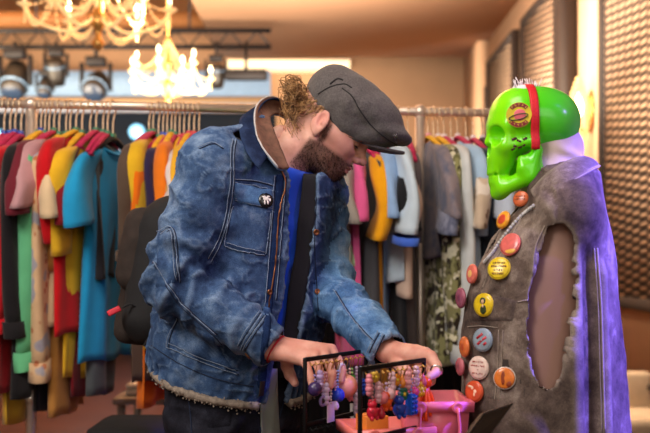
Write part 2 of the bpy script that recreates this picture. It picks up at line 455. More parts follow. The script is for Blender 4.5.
rf = [[P(338, 360, 1.885), P(342, 371, 1.875), P(341, 381, 1.865)],
      [P(329, 363, 1.86), P(332, 375, 1.845), P(330, 386, 1.84)],
      [P(318, 366, 1.845), P(322, 378, 1.83), P(321, 388, 1.825)],
      [P(308, 370, 1.84), P(311, 379, 1.83), P(312, 387, 1.825)]]
rt = [P(287, 355, 1.92), P(287, 366, 1.945), P(290, 375, 1.935), P(295, 383, 1.92)]
hand_r = hand(Rwr, Rel, rk, rf, rt)
lk = [P(431, 357, 1.835), P(425, 354, 1.855), P(417, 353, 1.875), P(410, 354, 1.895)]
lf = [[P(437, 366, 1.815), P(436, 373, 1.79), P(429, 377, 1.775)],
      [P(432, 372, 1.835), P(431, 381, 1.815), P(425, 386, 1.79)],
      [P(423, 372, 1.86), P(421, 383, 1.84), P(415, 387, 1.815)],
      [P(414, 371, 1.885), P(412, 381, 1.865), P(407, 386, 1.845)]]
lt = [P(397, 360, 1.90), P(404, 370, 1.865), P(411, 378, 1.835), P(417, 383, 1.80)]
hand_l = hand(Lwr, Lel, lk, lf, lt)

# --- torso frame (turned about 45 degrees from the camera)
TR = np.array([-.73, -.68]); TF = np.array([.68, -.73]); TR3 = np.array([*TR, 0]); TF3 = np.array([*TF, 0])
TOR = [(.86, -.222, 2.15, .200, .150), (.92, -.217, 2.15, .212, .160), (1.0, -.207, 2.15, .222, .168), (1.15, -.183, 2.15, .225, .166),
       (1.30, -.155, 2.145, .212, .150), (1.40, -.135, 2.14, .185, .125), (1.46, -.117, 2.138, .125, .095), (1.52, -.102, 2.136, .075, .075)]
def shr(st, d): return [(z, x, y, a - d, b - d) for z, x, y, a, b in st]
RHIP, LHIP = np.array([-.262, 2.075, .90]), np.array([-.165, 2.215, .90])
RFT, LFT = np.array([-.275, 2.08, .06]), np.array([-.165, 2.27, .06])
B = SDF((-.5, 1.85, -.01), (.1, 2.5, 1.52), .009)
B.add(pstack(shr(TOR, .062), TR))
for hip, ft in ((RHIP, RFT), (LHIP, LFT)):
    kn = (hip + ft) / 2 + TF3 * .02 + np.array([0, 0, .03])
    B.add(pcone(hip, kn, .078, .055), .03); B.add(pcone(kn, ft + [0, 0, .03], .055, .038), .02)
    B.add(pcone(ft + [0, 0, -.01], ft + TF3 * .14 + [0, 0, -.028], .032, .024), .02)
for sh, el, wr in ((Rsh, Rel, Rwr), (Lsh, Lel, Lwr)):
    B.add(pcone(sh, el, .05, .043), .03); B.add(pcone(el, wr, .042, .027), .02)
bv, bq = B.mesh()
allv, allq, n0 = [hvw], [hq], len(hvw)
for v, q in (hand_r, hand_l, (bv, bq)): allv.append(v); allq.append(q + n0); n0 += len(v)
handfl = [np.clip(.25 + .25 * fbm(v, 60, 3), 0, .6) for v in (hand_r[0], hand_l[0])]
sdf_obj('body', np.vstack(allv), np.vstack(allq), SKIN, man,
        attr={'stubble': np.concatenate([hst, np.zeros(n0 - len(hst))]), 'flush': np.concatenate([hfl, *handfl, np.zeros(len(bv))])})
# finger nails
for f in rf + lf:
    nm = MB()
    d = f[-1] - f[-2]; d /= np.linalg.norm(d); out = np.array([.1, -1, .15]); out -= d * out.dot(d); out /= np.linalg.norm(out)
    nm.ball(f[-1] + out * .0058 - d * .001, (.0045, .006, .0012), 8, np.stack([np.cross(d, out), d, out], 1))
    nm.build('finger_nail', solid('nail', '#d8a79a', .3), man)
# ring on the left forefinger
ring = MB(); c = (lf[0][0] * .35 + lf[0][1] * .65); d = lf[0][1] - lf[0][0]; Rr = rot_to(d)
ring.tube([c + Rr @ np.array([.0108 * math.cos(a), .0108 * math.sin(a), 0]) for a in np.linspace(0, 2 * PI, 20)[:-1]], .0018, 6, closed=True, sq=1.4)
tag(ring.build('finger_ring', solid('silver', '#d8d8dc', .2, 1), man), 'silver finger ring')

# --- beard, hair, eyebrow
def hair_mat(name, a, b):
    t = NT(name); t.l(t.ramp(t.noise(60, 3), [(.35, srgb(a)), (.68, srgb(b))]), t.b.inputs['Base Color'])
    t.set(Roughness=.5); t.b.inputs['Specular IOR Level'].default_value = .4; return t.m
BEARD = hair_mat('beard_hair', '#1d120d', '#4c3123'); CURLS = hair_mat('curly_hair', '#4a2d18', '#cfa068')
hn = vnormals(hv, hq); bw = beard_w(hv); mb = MB()
idx = np.where((bw > .45) & (hv[:, 2] > -.13))[0]; idx = RNG.choice(idx, 4600)
for i in idx:
    p = hv[i]; n = hn[i]; dn = np.array([.35, 0, -.8]) + RNG.normal(0, .35, 3); L = RNG.uniform(.004, .009) * (.6 + .4 * bw[i])
    d = n * .55 + dn * .6; d /= np.linalg.norm(d); s = np.cross(d, RNG.normal(0, 1, 3)); s /= np.linalg.norm(s); w = .0006
    p0 = p - n * .001; q = [p0 + s * w, p0 - s * w, p0 + np.cross(d, s) * w, p0 + d * L + RNG.normal(0, .0008, 3)]
    mb.add(h2w(q), [(0, 1, 3), (1, 2, 3), (2, 0, 3)])
mb.build('beard', BEARD, man)
for s in (-1, 1):
    mb = MB()
    for k in range(150):
        u = RNG.uniform(0, 1); p = np.array([.099 - .022 * u * u, s * (.012 + .04 * u), .029 + .007 * math.sin(u * 2.6) + RNG.normal(0, .0025)])
        d = np.array([-.15, s * .8, .5 - u * .8]) + RNG.normal(0, .2, 3); d /= np.linalg.norm(d); L = .009; w = .0007; sd = np.cross(d, [1, .2, .1]); sd /= np.linalg.norm(sd)
        mb.add(h2w([p + sd * w, p - sd * w, p + np.cross(d, sd) * w, p + d * L + np.array([.002, 0, 0])]), [(0, 1, 3), (1, 2, 3), (2, 0, 3)])
    mb.build('eyebrow', BEARD, man)
for s in (-1, 1):
    mb = MB()
    for k in range(26):
        u = k / 25; p = np.array([.0935 - .008 * (2 * u - 1) ** 2 - .004 * u, s * (.018 + .026 * u), .0035]); d = np.array([.8, s * (u - .4) * .5, -.5]); d /= np.linalg.norm(d)
        mb.tube(h2w([p, p + d * .004, p + d * .007 + np.array([0, 0, .0012])]), [.0006, .0005, .0002], 4)
    mb.build('eyelash', solid('lash', '#140d0a', .6), man)
mb = MB()                                             # loose curls gathered at the nape under the cap
for k in range(230):
    a = RNG.uniform(0, 1); b = RNG.uniform(-1, 1)
    root = np.array([-.083 + .03 * RNG.uniform(-.4, 1), b * .058, .03 - .045 * a])
    if k < 150: tip = w2h(P(RNG.normal(295, 7.0), RNG.uniform(84, 134), 2.13 + RNG.normal(0, .035)))
    else: tip = root + np.array([-.03, RNG.normal(0, .02), -.035]) * RNG.uniform(.4, 1.1)
    if k < 40: tip = w2h(P(RNG.normal(295, 4.5), RNG.uniform(122, 141), 2.105 + RNG.normal(0, .02)))
    if k < 60: mid = w2h(P(RNG.normal(292, 5), RNG.uniform(76, 92), 2.13 + RNG.normal(0, .03)))
    else: mid = (root + tip) / 2 + np.array([-.02, RNG.normal(0, .012), .01])
    path = spline([root, mid, tip], 34); A = RNG.uniform(.005, .012); turns = RNG.uniform(2, 4.5); ph = RNG.uniform(0, 6.28)
    e1 = np.cross(tip - root, RNG.normal(0, 1, 3)); e1 /= np.linalg.norm(e1) + 1e-9; e2 = np.cross(tip - root, e1); e2 /= np.linalg.norm(e2) + 1e-9
    tt = np.linspace(0, 1, 34); env = A * np.clip(tt * 3, 0, 1)
    path = path + (env * np.cos(ph + turns * 6.28 * tt))[:, None] * e1 + (env * np.sin(ph + turns * 6.28 * tt))[:, None] * e2
    mb.tube(h2w(path), np.linspace(.0011, .0006, 34), 4, cap=False)
for k in range(260):                                  # short sides and nape
    s = RNG.choice([-1, 1]); th = RNG.uniform(0, 1); p = np.array([-.088 + .075 * th, s * (.05 + .027 * math.sin(min(1, th * 1.3) * PI / 2)), .035 - .05 * RNG.uniform(0, 1) * (1 - .55 * th)])
    d = np.array([-.5, s * .1, -.8]) + RNG.normal(0, .25, 3); d /= np.linalg.norm(d)
    mb.tube(h2w([p, p + d * .009 + np.array([0, s * .002, 0]), p + d * .018]), [.0009, .0008, .0004], 4, cap=False)
mb.build('hair', CURLS, man)

# --- flat cap (pulled down over the brow)
cp = math.radians(1.0); CR = HR @ np.array([[math.cos(cp), 0, math.sin(cp)], [0, 1, 0], [-math.sin(cp), 0, math.cos(cp)]])
def c2w(p): return np.asarray(p) @ CR.T + HO
t = NT('cap_wool'); g = t.ramp(t.noise(260, 2), [(.3, srgb('#3b3736')), (.7, srgb('#6b6463'))]); t.l(t.mix(.5, g, t.ramp(t.noise(12), [(.3, srgb('#3f3b3a')), (.7, srgb('#5f5957'))])), t.b.inputs['Base Color'])
t.set(Roughness=.95); t.b.inputs['Sheen Weight'].default_value = .12; t.bump(t.noise(500, 2), .4, .001); CAPM = t.m
C = SDF((-.15, -.13, -.02), (.24, .13, .19), .003)
C.add(pell((-.012, 0, .062), (.098, .087, .086)))
C.add(pell((.055, 0, .088), (.088, .09, .055), rot_to((-.3, 0, 1), (0, 1, 0))), .05)
C.add(pell((.125, 0, .078), (.066, .07, .026), rot_to((-.42, 0, 1), (0, 1, 0))), .03)
C.add(pell((-.06, 0, .09), (.045, .06, .045)), .03); C.add(pell((.045, 0, .032), (.066, .08, .045)), .02); C.add(pell((.1, 0, .045), (.05, .07, .03), rot_to((-.5, 0, 1), (0, 1, 0))), .02)
def cap_under(X, Y, Z):
    base = np.interp(X, [-.12, -.08, -.022, .01, .041, .08, .118, .166, .2], [.046, .036, .022, .016, .012, .017, .030, .055, .080])
    return base - Z - .25 * (np.abs(Y) / .09) ** 2 * .02
C.cut(cap_under)
inner = C.full(pell((-.003, 0, .05), (.1, .078, .09))[0]); D = np.maximum(C.D, -np.minimum(inner, C.full(pell((.05, 0, .03), (.06, .067, .072))[0])))
cv, cq = C.mesh(D, 2); cn = vnormals(cv, cq)
cr = np.sin(cv[:, 0] * 95 + 3 * np.sin(cv[:, 1] * 40) + 60 * cv[:, 2]); wgt = np.clip((.05 - np.abs(cv[:, 0] - .02)) / .05, 0, 1) * np.clip((cv[:, 2] - .03) / .03, 0, 1) * np.clip((.13 - cv[:, 2]) / .05, 0, 1)
cv = cv + cn * ((.0028 * cr * wgt + .003 * fbm(cv, 22, 5))[:, None])
cap = sdf_obj('flat_cap', c2w(cv), cq, CAPM, man); tag(cap, 'grey wool flat cap')
captree = bvh(c2w(cv), cq)
# brim, a curved stiff plate under the front
G = []
for i in range(10):
    u = i / 9; row = []
    for j in range(25):
        th = (j / 24 * 2 - 1) * .92; r = .094 + u * .096 * math.cos(th * .95) ** .8 * (1 - (abs(th) / .93) ** 3)
        x = .0 + r * math.cos(th) ** .9; y = .074 * math.sin(th) / math.sin(1.08) * (1 - .12 * u)
        z = float(np.interp(x, [.02, .045, .08, .118, .166, .2], [.010, .015, .021, .031, .053, .073])) - .012 * (y / .08) ** 2
        row.append(c2w([x, y, z]))
    G.append(row)
mb = MB(); mb.grid(G); brim = mb.build('brim', CAPM, cap, solid=.006)
for pts, r_ in (([(342, 88), (352, 96), (360, 110), (372, 126), (386, 138), (397, 145)], .0016), ([(318, 94), (330, 87), (344, 84), (352, 88)], .0016), ([(330, 84), (337, 79), (343, 80)], .0022)):
    mb = MB(); seam(mb, captree, pts, r_); mb.build('seam', solid('cap_seam', '#2b2828', .95), cap)
mb = MB(); a, n = cast(captree, 394, 134, .002)
if a is not None:
    b, _ = cast(captree, 396, 142, .002); b = b if b is not None else a + np.array([0, 0, -.02])
    mb.tube([a, (a + b) / 2 + n * .003, b], .0012, 6); mb.tube([a + [.004, 0, .002], (a + b) / 2 + n * .003 + [.005, 0, 0], b + [.004, 0, 0]], .0012, 6)
    tag(mb.build('metal_clip', solid('pin_metal', '#b8b6b4', .25, 1), cap), 'small bent wire clip on the brim')

# --- jeans and shoes
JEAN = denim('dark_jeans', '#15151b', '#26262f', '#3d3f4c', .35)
J = SDF((-.46, 1.85, .02), (.08, 2.5, 1.03), .006)
J.add(pstack([(.80, -.215, 2.15, .165, .125), (.9, -.215, 2.15, .175, .135), (1.0, -.21, 2.15, .17, .13)], TR))
for hip, ft in ((RHIP, RFT), (LHIP, LFT)):
    kn = (hip + ft) / 2 + TF3 * .02 + np.array([0, 0, .03])
    J.add(pcone(hip + [0, 0, -.06], kn, .103, .082), .03); J.add(pcone(kn, ft + [0, 0, .02], .082, .075), .02)
J.cut(lambda X, Y, Z: np.maximum(.055 - Z, Z - .99)); jv, jq = J.mesh(smooth=2); jn = vnormals(jv, jq)
jv = jv + jn * (.004 * np.sin(jv[:, 2] * 70 + 4 * fbm(jv, 8, 2)) * np.clip((jv[:, 2] < .3) + (np.abs(jv[:, 2] - .78) < .09), 0, 1) + .003 * fbm(jv, 14, 9))[:, None]
jeans = sdf_obj('jeans', jv, jq, JEAN, man); jtree = bvh(jv, jq)
for pts, r_ in (([(262, 385), (263, 400), (262, 418), (259, 440)], .0022), ([(186, 392), (190, 410), (192, 440)], .0016), ([(288, 375), (285, 395), (280, 415), (272, 440)], .0016)):
    mb = MB(); seam(mb, jtree, pts, r_)
    if mb.v: mb.build('seam', STITCH_DARK, jeans)
mb = MB(); patch(mb, jtree, [(203, 399), (236, 399), (232, 428), (206, 430)], 9, 9, .003); mb.build('pocket', JEAN, jeans)
for nm_, ft in (('shoe', RFT), ('shoe', LFT)):
    S = SDF(ft - [.2, .2, .06], ft + [.25, .2, .08], .006)
    S.add(pcone(ft + [0, 0, -.01], ft + TF3 * .12 + [0, 0, -.022], .05, .036)); S.add(pcone(ft + TF3 * .12 + [0, 0, -.022], ft + TF3 * .17 + [0, 0, -.026], .036, .03), .02)
    S.add(pcone(ft + [0, 0, -.01], ft - TF3 * .03 + [0, 0, .03], .048, .045), .02); S.cut(lambda X, Y, Z: .002 - Z)
    sdf_obj('shoe', *S.mesh(), solid('shoe_black', '#17171a', .6), man)
# --- blue T-shirt and its grey under layer
S = SDF((-.47, 1.88, .84), (.1, 2.42, 1.46), .006)
S.add(pstack(shr(TOR, .042), TR)); S.add(pcone(P(283, 152, 2.135), P(280, 172, 2.14), .058, .07), .03)
S.cut(lambda X, Y, Z: np.maximum(.93 - Z, Z - 1.44 + .5 * ((X + .115) * TF[0] + (Y - 2.138) * TF[1]))); tv, tq = S.mesh(smooth=2); tn = vnormals(tv, tq)
tv = tv + tn * (.004 * np.sin(60 * (tv @ TR3[:, None])[:, 0] + 5 * fbm(tv, 6, 4)))[:, None]
sdf_obj('t_shirt', tv, tq, fabric('#1f4fd0'), man)
c0 = np.array([-.215, 2.15, 0]); G = []
for i in range(8):
    z = .955 - .17 * i / 7; G.append([[*(c0[:2] + TF * (.150 - .02 * (i / 7) + .003 * math.sin(j * 1.3 + i * .5)) + TR * (.05 - .055 * j / 7 - .004 * i)), z] for j in range(8)])
mb = MB(); mb.grid(G); tag(mb.build('shirt_tail', fabric('#8f958c'), man, solid=.003), 'pale grey shirt tail hanging out')

# --- denim jacket
K = SDF((-.52, 1.83, .84), (.2, 2.46, 1.56), .0045)
K.add(pstack(TOR, TR))
K.add(pcone(P(262, 142, 2.11), Rsh, .055, .066), .05); K.add(pcone(P(296, 160, 2.18), Lsh, .05, .06), .05)
K.add(pcone(Rsh, Rel, .073, .066), .03); K.add(pcone(Rel, Rwr, .066, .047), .012)
K.add(pcone(Lsh, Lel, .07, .06), .03); K.add(pcone(Lel, Lwr, .06, .046), .012)
def cu(X, Y, Z):
    cx = np.interp(Z, [s[0] for s in TOR], [s[1] for s in TOR]); cy = np.interp(Z, [s[0] for s in TOR], [s[2] for s in TOR])
    return (X - cx) * TR[0] + (Y - cy) * TR[1], (X - cx) * TF[0] + (Y - cy) * TF[1]
def rbox(a, b, wr):          # beyond the cuff plane
    d = (b - a) / np.linalg.norm(b - a); return lambda X, Y, Z: (X - wr[0]) * d[0] + (Y - wr[1]) * d[1] + (Z - wr[2]) * d[2]
inn = K.D + .011
def hemcut(X, Y, Z):
    u, f = cu(X, Y, Z); return (.925 - .32 * f + .05 * u) - Z
AX, AY, AZ = K.ax[0][:, None, None], K.ax[1][None, :, None], K.ax[2][None, None, :]
armd = np.minimum.reduce([K.full(pcone(a, b, r, r)[0]) for a, b, r in ((Rsh, Rel, .085), (Rel, Rwr, .072))])
hem = np.where(armd < 0, -1, hemcut(AX, AY, AZ)); outer = np.maximum(K.D, hem)
for el, wr in ((Rel, Rwr), (Lel, Lwr)):
    d = (wr - el) / np.linalg.norm(wr - el); near = K.full(pell(wr + d * .05, .09)[0])
    outer = np.where(near < 0, np.maximum(outer, K.full(rbox(el, wr, wr + d * .006))), outer)
u, f = cu(AX, AY, AZ)
wopen = np.interp(AZ, [.88, 1.0, 1.2, 1.38, 1.5], [.030, .035, .037, .044, .07]); off = np.interp(AZ, [.88, 1.1, 1.3, 1.5], [-.01, -.012, -.012, 0.0])
opening = np.maximum(np.maximum(np.abs(u - off) - wopen, .02 - f), -armd * 1.0)
shell = np.maximum(outer, -inn); shell = np.maximum(shell, -opening)
shell = np.maximum(shell, np.where(f > .02, AZ - (1.47 - .62 * f + .25 * np.maximum(u - .03, 0)), -1))
nk = K.full(pcone(P(287, 156, 2.125), P(277, 40, 2.13), .056, .075)[0]); shell = np.maximum(shell, -nk)
K.D = shell.astype(np.float32); kv, kq = K.mesh(smooth=2); kn_ = vnormals(kv, kq)
inside = K.sample(kv, inn.astype(np.float32)) < .0035
def arm_folds(p, a, b, amp, at, width, freq, seed):
    ba = b - a; L = np.linalg.norm(ba); d = ba / L; rel = p - a; t = (rel @ d) / L; rad = rel - np.outer(rel @ d, d); dist = np.linalg.norm(rad, axis=1)
    n1 = np.cross(d, [0, 1., 0]); n1 /= np.linalg.norm(n1); n2 = np.cross(d, n1); ang = np.arctan2(rad @ n2, rad @ n1)
    env = np.exp(-((t - at) / width) ** 2) * np.clip((.095 - dist) / .02, 0, 1)
    w = np.sin(freq * t * 6.28 + 1.6 * np.sin(ang + seed) + 2.2 * fbm(p, 9, seed, 2)); w = np.where(w > 0, w, w * .6)
    return amp * env * w
disp = arm_folds(kv, Rsh, Rel, .0085, .85, .3, 4.2, 1) + arm_folds(kv, Rel, Rwr, .0085, .15, .35, 4.6, 2) + arm_folds(kv, Rsh, Rel, .005, .35, .25, 3.2, 5) + arm_folds(kv, Rel, Rwr, .0045, .75, .25, 6, 7)
disp += arm_folds(kv, Lel, Lwr, .007, .3, .4, 4.6, 3) + arm_folds(kv, Lsh, Lel, .007, .5, .4, 4, 4)
uu, ff = cu(kv[:, 0], kv[:, 1], kv[:, 2])
bodyw = np.clip(1 - np.abs(kv[:, 2] - 1.05) / .35, 0, 1)
diag = np.sin(38 * (kv[:, 2] * .9 + uu * .5) + 5 * fbm(kv, 5, 21, 2)); disp += .0045 * bodyw * diag + .004 * fbm(kv, 12, 31)
gath = np.exp(-((hemcut(kv[:, 0], kv[:, 1], kv[:, 2]) + .012) / .022) ** 2) * .003 * np.sin(uu * 260 + ff * 260); rid = 1 - np.abs(fbm(kv * np.array([1.0, 1.0, 1.5]), 17, 77, 3)) * 2.2; disp += .0042 * np.clip(rid, -.3, 1) ** 3 + .0012 * fbm(kv, 70, 5, 2); disp += gath; disp = np.maximum(disp, -.0045 + .2 * np.minimum(disp, 0))
kv2 = kv + np.where(inside, 0, 1)[:, None] * kn_ * disp[:, None]
vin = K.sample(kv, inn.astype(np.float32)); fin = (vin[kq].mean(1) < .004)
# the sleeve on his left is paler
fc = kv2[kq].mean(1); lam = np.minimum(K.sample(fc, K.full(pcone(Lsh, Lel, .07, .062)[0]).astype(np.float32)), K.sample(fc, K.full(pcone(Lel, Lwr, .062, .05)[0]).astype(np.float32)))
mi = np.where(fin, 1, np.where(lam < .012, 2, 0))
jacket = sdf_obj('denim_jacket', kv2, kq, [DENIM, LINING, DENIM_LIGHT], man, fmi=mi)
tag(jacket, 'faded blue denim trucker jacket')
ktree = bvh(kv2, kq)
# ================================================================== JACKET DETAIL
CORD = solid('brown_corduroy', '#6b4a3a', .95, var=.3, nscale=60, bump=.5)
BRONZE = solid('bronze', '#8a5a3c', .35, .9); RIM = solid('frayed_edge', '#b9b6b4', .95, var=.2, nscale=200)
Bp = spline([P(*p) for p in ((289, 168, 1.995), (280, 146, 2.025), (272, 126, 2.06), (271, 116, 2.11), (281, 115, 2.18), (296, 128, 2.215), (305, 152, 2.2), (311, 182, 2.12))], 44)
Tp = spline([P(*p) for p in ((278, 168, 1.975), (262, 146, 1.99), (255, 126, 2.03), (257, 106, 2.085), (268, 97, 2.15), (283, 101, 2.21), (301, 124, 2.25), (317, 184, 2.13))], 44)
def collar_grid(off):
    G = np.array([Bp + (Tp - Bp) * (i / 7) for i in range(8)])
    du = np.gradient(G, axis=1); dv = np.gradient(G, axis=0); N = np.cross(du, dv); N /= np.linalg.norm(N, axis=2)[..., None]
    cen = P(287, 135, 2.13); N *= -np.sign(N[..., 1])[..., None]
    return G + N * (off + .006 * np.sin(np.linspace(0, PI, 8))[:, None, None] * -1) + .0015 * fbm(G, 40, 3)[..., None] * N
mb = MB(); mb.grid(collar_grid(-.003)); collar = mb.build('collar', DENIM, jacket, solid=.005)
mb = MB(); mb.grid(collar_grid(.0015)); tag(mb.build('collar_lining', CORD, collar, solid=.003), 'brown corduroy collar lining')
mb = MB(); mb.tube(collar_grid(0)[-1] + RNG.normal(0, .0006, (44, 3)), .0022, 6); mb.build('collar_edge', RIM, collar)
mb = MB(); patch(mb, ktree, [(233, 181), (274, 189), (273, 211), (234, 202)], 14, 10, .006); flap = mb.build('pocket_flap', DENIM_LIGHT, jacket)
mb = MB(); patch(mb, ktree, [(231, 203), (272, 212), (266, 257), (222, 248)], 16, 16, .003); pocket = mb.build('chest_pocket', DENIM, jacket)
mb = MB(); patch(mb, ktree, [(157, 231), (173, 229), (179, 284), (154, 290)], 12, 18, .0025); mb.build('sleeve_patch', DENIM, jacket)
mb = MB(); patch(mb, ktree, [(178, 316), (213, 336), (238, 374), (167, 347)], 16, 12, .0025); mb.build('side_pocket', DENIM, jacket)
mb = MB()
patch(mb, ktree, [(276, 171), (285, 174), (266, 392), (256, 391)], 6, 40, .0035); mb.build('button_placket', denim('indigo_placket', '#12203f', '#22375f', '#44618f', .5), jacket)
mb = MB()
for pts in (((234, 183), (254, 186), (273, 191)), ((234, 200), (254, 205), (272, 209)), ((234, 198), (254, 203), (272, 207)), ((233, 206), (226, 230), (224, 246)), ((224, 246), (245, 252), (264, 255)),
            ((226, 243), (245, 249), (264, 252)), ((270, 213), (268, 235), (265, 254)), ((235, 140), (233, 152), (232, 188), (224, 232), (210, 262)), ((232, 140), (230, 152), (229, 188), (221, 230), (207, 258)),
            ((234, 179), (255, 181), (274, 186)), ((274, 176), (269, 250), (262, 330), (256, 388)), ((285, 176), (280, 240), (275, 300)), ((158, 232), (173, 230), (179, 282)), ((161, 235), (171, 233), (176, 280)),
            ((240, 349), (251, 331), (262, 315)), ((243, 350), (254, 332), (265, 317)), ((237, 345), (248, 328), (259, 312)), ((177, 317), (169, 335), (167, 347)), ((167, 347), (205, 363), (237, 374)), ((169, 343), (205, 359), (236, 370)),
            ((151, 262), (176, 302), (213, 336), (240, 368)), ((154, 262), (179, 300), (216, 334)), ((315, 196), (313, 250), (317, 310)), ((309, 190), (307, 240), (310, 300)), ((334, 290), (352, 318), (372, 340)),
            ((378, 332), (372, 343), (368, 352)), ((383, 334), (377, 346), (373, 355)), ((222, 148), (212, 143), (198, 148)), ((150, 345), (180, 364), (215, 378), (252, 386))):
    m1 = MB(); seam(m1, ktree, pts, .0009, 40, .0036)
    if m1.v: m1.build('stitching', STITCH, jacket)
    m1 = MB(); seam(m1, ktree, [(x + 1.6, y + .8) for x, y in pts], .0012, 40, .0008)
    if m1.v: m1.build('seam_fold', STITCH_DARK, jacket)
mb = MB()
for pts in (((287, 170), (291, 184), (284, 215), (282, 250), (278, 282), (270, 330)),):
    seam(mb, ktree, [(x - 6, y) for x, y in pts], .0022, 60, .003)
mb.build('zip', BRONZE, jacket)
def stud(px, py, r, name, m, par, tree=ktree):
    c, n = cast(tree, px, py, .003)
    if c is None: return
    b = MB(); b.lathe([(.0001, .0), (r, 0), (r, .0018), (r * .7, .003), (r * .6, .0022), (.0001, .0022)], c, 14, rot_to(n)); return b.build(name, m, par)
stud(316, 232, .0075, 'button', BRONZE, jacket); stud(249, 355, .0085, 'button', BRONZE, jacket); stud(269, 292, .0065, 'button', BRONZE, jacket); stud(317, 292, .007, 'button', BRONZE, jacket)
# round black badge with a white figure on the flap
c, n = cast(ktree, 265, 201, .008); R = rot_to(n)
b = MB(); b.lathe([(.0001, -.006), (.0165, -.006), (.0175, -.003), (.0165, 0), (.009, .002), (.0001, .0026)], c, 24, R); badge = tag(b.build('round_badge', solid('badge_black', '#17161a', .25), jacket), 'black round badge with a white figure')
b = MB()
for x, y, rx, ry in ((0, .002, .0075, .0045), (-.0045, .0065, .0045, .0028), (.005, .0075, .004, .0022), (-.004, -.006, .0022, .005), (.003, -.006, .0022, .005), (.0085, .0, .002, .004)):
    b.ball(c + R @ np.array([x, y, .0025]), (rx, ry, .001), 10, R)
b.build('badge_print', solid('badge_white', '#ece4df', .5), badge)
# fleece hem
ths = np.linspace(.22, 2 * PI - .22, 220); pts = []
for th in ths:
    fz = .16 * math.cos(th); uz = .212 * math.sin(th); z = .928 - .32 * fz + .05 * uz
    cx, cy = np.interp(z, [s[0] for s in TOR], [s[1] for s in TOR]), np.interp(z, [s[0] for s in TOR], [s[2] for s in TOR])
    pts.append([cx + TF[0] * fz * .99 + TR[0] * uz * .99, cy + TF[1] * fz * .99 + TR[1] * uz * .99, z - .004])
pts = np.array(pts); b = MB(); b.tube(pts, .009 + .002 * vnoise(pts * 150, 3), 8)
for k in range(1500):
    i = RNG.randint(len(pts)); p = pts[i] + RNG.normal(0, .0055, 3) + np.array([0, 0, -.003]); b.ball(p, RNG.uniform(.0014, .0026), 5)
tag(b.build('fleece_hem', solid('sherpa', '#8d7f72', 1, var=.3, nscale=120), jacket), 'beige fleece lining showing under the hem')
b = MB(); c, n = cast(ktree, 261, 388, .004)
if c is not None: b.box(c, (.012, .004, .035), rot_to(n)[:, [0, 2, 1]], .0015); b.build('leather_tab', solid('leather', '#2b1d18', .6), jacket)
# red cord bracelet
d = (Rwr - Rel) / np.linalg.norm(Rwr - Rel); Rr = rot_to(d); c = Rwr + d * .012
b = MB(); b.tube([c + Rr @ np.array([.031 * math.cos(a), .031 * math.sin(a), 0]) for a in np.linspace(0, 2 * PI, 40)[:-1]], .0022, 6, closed=True); tag(b.build('bracelet', solid('red_cord', '#b3202a', .8), man), 'thin red cord bracelet')
# dark collar stand and the facing folded inside his left front
cenB = P(292, 140, 2.13); outB = Tp - cenB; outB[:, 2] = 0; outB /= np.linalg.norm(outB, axis=1)[:, None]
G = [Tp + outB * (-.008 + .052 * k / 5) - np.array([0, 0, .034]) * (k / 5) ** 1.2 - np.array([0, 0, .004]) for k in range(6)]
mb = MB(); mb.grid(np.array(G)[:, 4:30]); mb.build('collar_stand', denim('navy_stand', '#0f1626', '#1a2540', '#34466a', .4), jacket, solid=.003)
G = []
for z in np.linspace(.93, 1.40, 30):
    cx, cy, a_, b_ = [np.interp(z, [s_[0] for s_ in TOR], [s_[k] for s_ in TOR]) for k in range(1, 5)]
    u0 = -.012 - np.interp(z, [.88, 1.0, 1.2, 1.38, 1.5], [.030, .035, .037, .044, .07]) - .004; row = []
    for k in range(6):
        t_ = k / 5; u_ = u0 + .036 * t_ + .003 * math.sin(z * 40); f_ = b_ * math.sqrt(max(.1, 1 - (u_ / a_) ** 2)) - .006 - .024 * t_
        row.append([cx + TR[0] * u_ + TF[0] * f_, cy + TR[1] * u_ + TF[1] * f_, z])
    G.append(row)
mb = MB(); mb.grid(G); mb.build('front_facing', LINING, jacket, solid=.003)

# ================================================================== BACKPACK
PACK = solid('pack_canvas', '#2a1f1a', .9, var=.3, nscale=40, bump=.3); PACKB = solid('pack_black', '#121114', .85, bump=.3)
pc = np.array([-.183, 2.15, 1.165]) - TF3 * .262 + TR3 * .008 - np.array([0, 0, .02]); PR0 = np.stack([TR3, TF3, [0, 0, 1.]], 1); al = math.radians(10); PR = PR0 @ np.array([[math.cos(al), 0, -math.sin(al)], [0, 1, 0], [math.sin(al), 0, math.cos(al)]])
pack = empty('backpack', 'black and dark brown backpack worn on the back of the man', 'backpack', tuple(pc - [0, 0, .2]))
S = SDF(pc - .36, pc + .36, .006)
S.add(pbox(pc, (.30, .15, .36), PR, .074)); S.add(pbox(pc + np.array([0, 0, .06]) , (.22, .12, .31), PR, .059), .05)
v, q = S.mesh(smooth=2); v = v + vnormals(v, q) * (.006 * fbm(v, 9, 12))[:, None]; sdf_obj('main_bag', v, q, PACKB, pack); ptree = bvh(v, q)
S = SDF(pc - .36, pc + .36, .006); S.add(pbox(pc - TF3 * .075 - [0, 0, .075] + TR3 * .01, (.26, .07, .2), PR, .03)); v, q = S.mesh(smooth=2); v = v + vnormals(v, q) * (.005 * fbm(v, 10, 14))[:, None]
fp = sdf_obj('front_pocket', v, q, PACK, pack)
S = SDF(pc - .4, pc + .4, .006); S.add(pbox(pc - TF3 * .045 + [0, 0, .07] + TR3 * .03, (.24, .10, .22), PR, .045)); v, q = S.mesh(smooth=2); v = v + vnormals(v, q) * (.005 * fbm(v, 12, 16))[:, None]
sdf_obj('upper_pocket', v, q, PACK, pack)
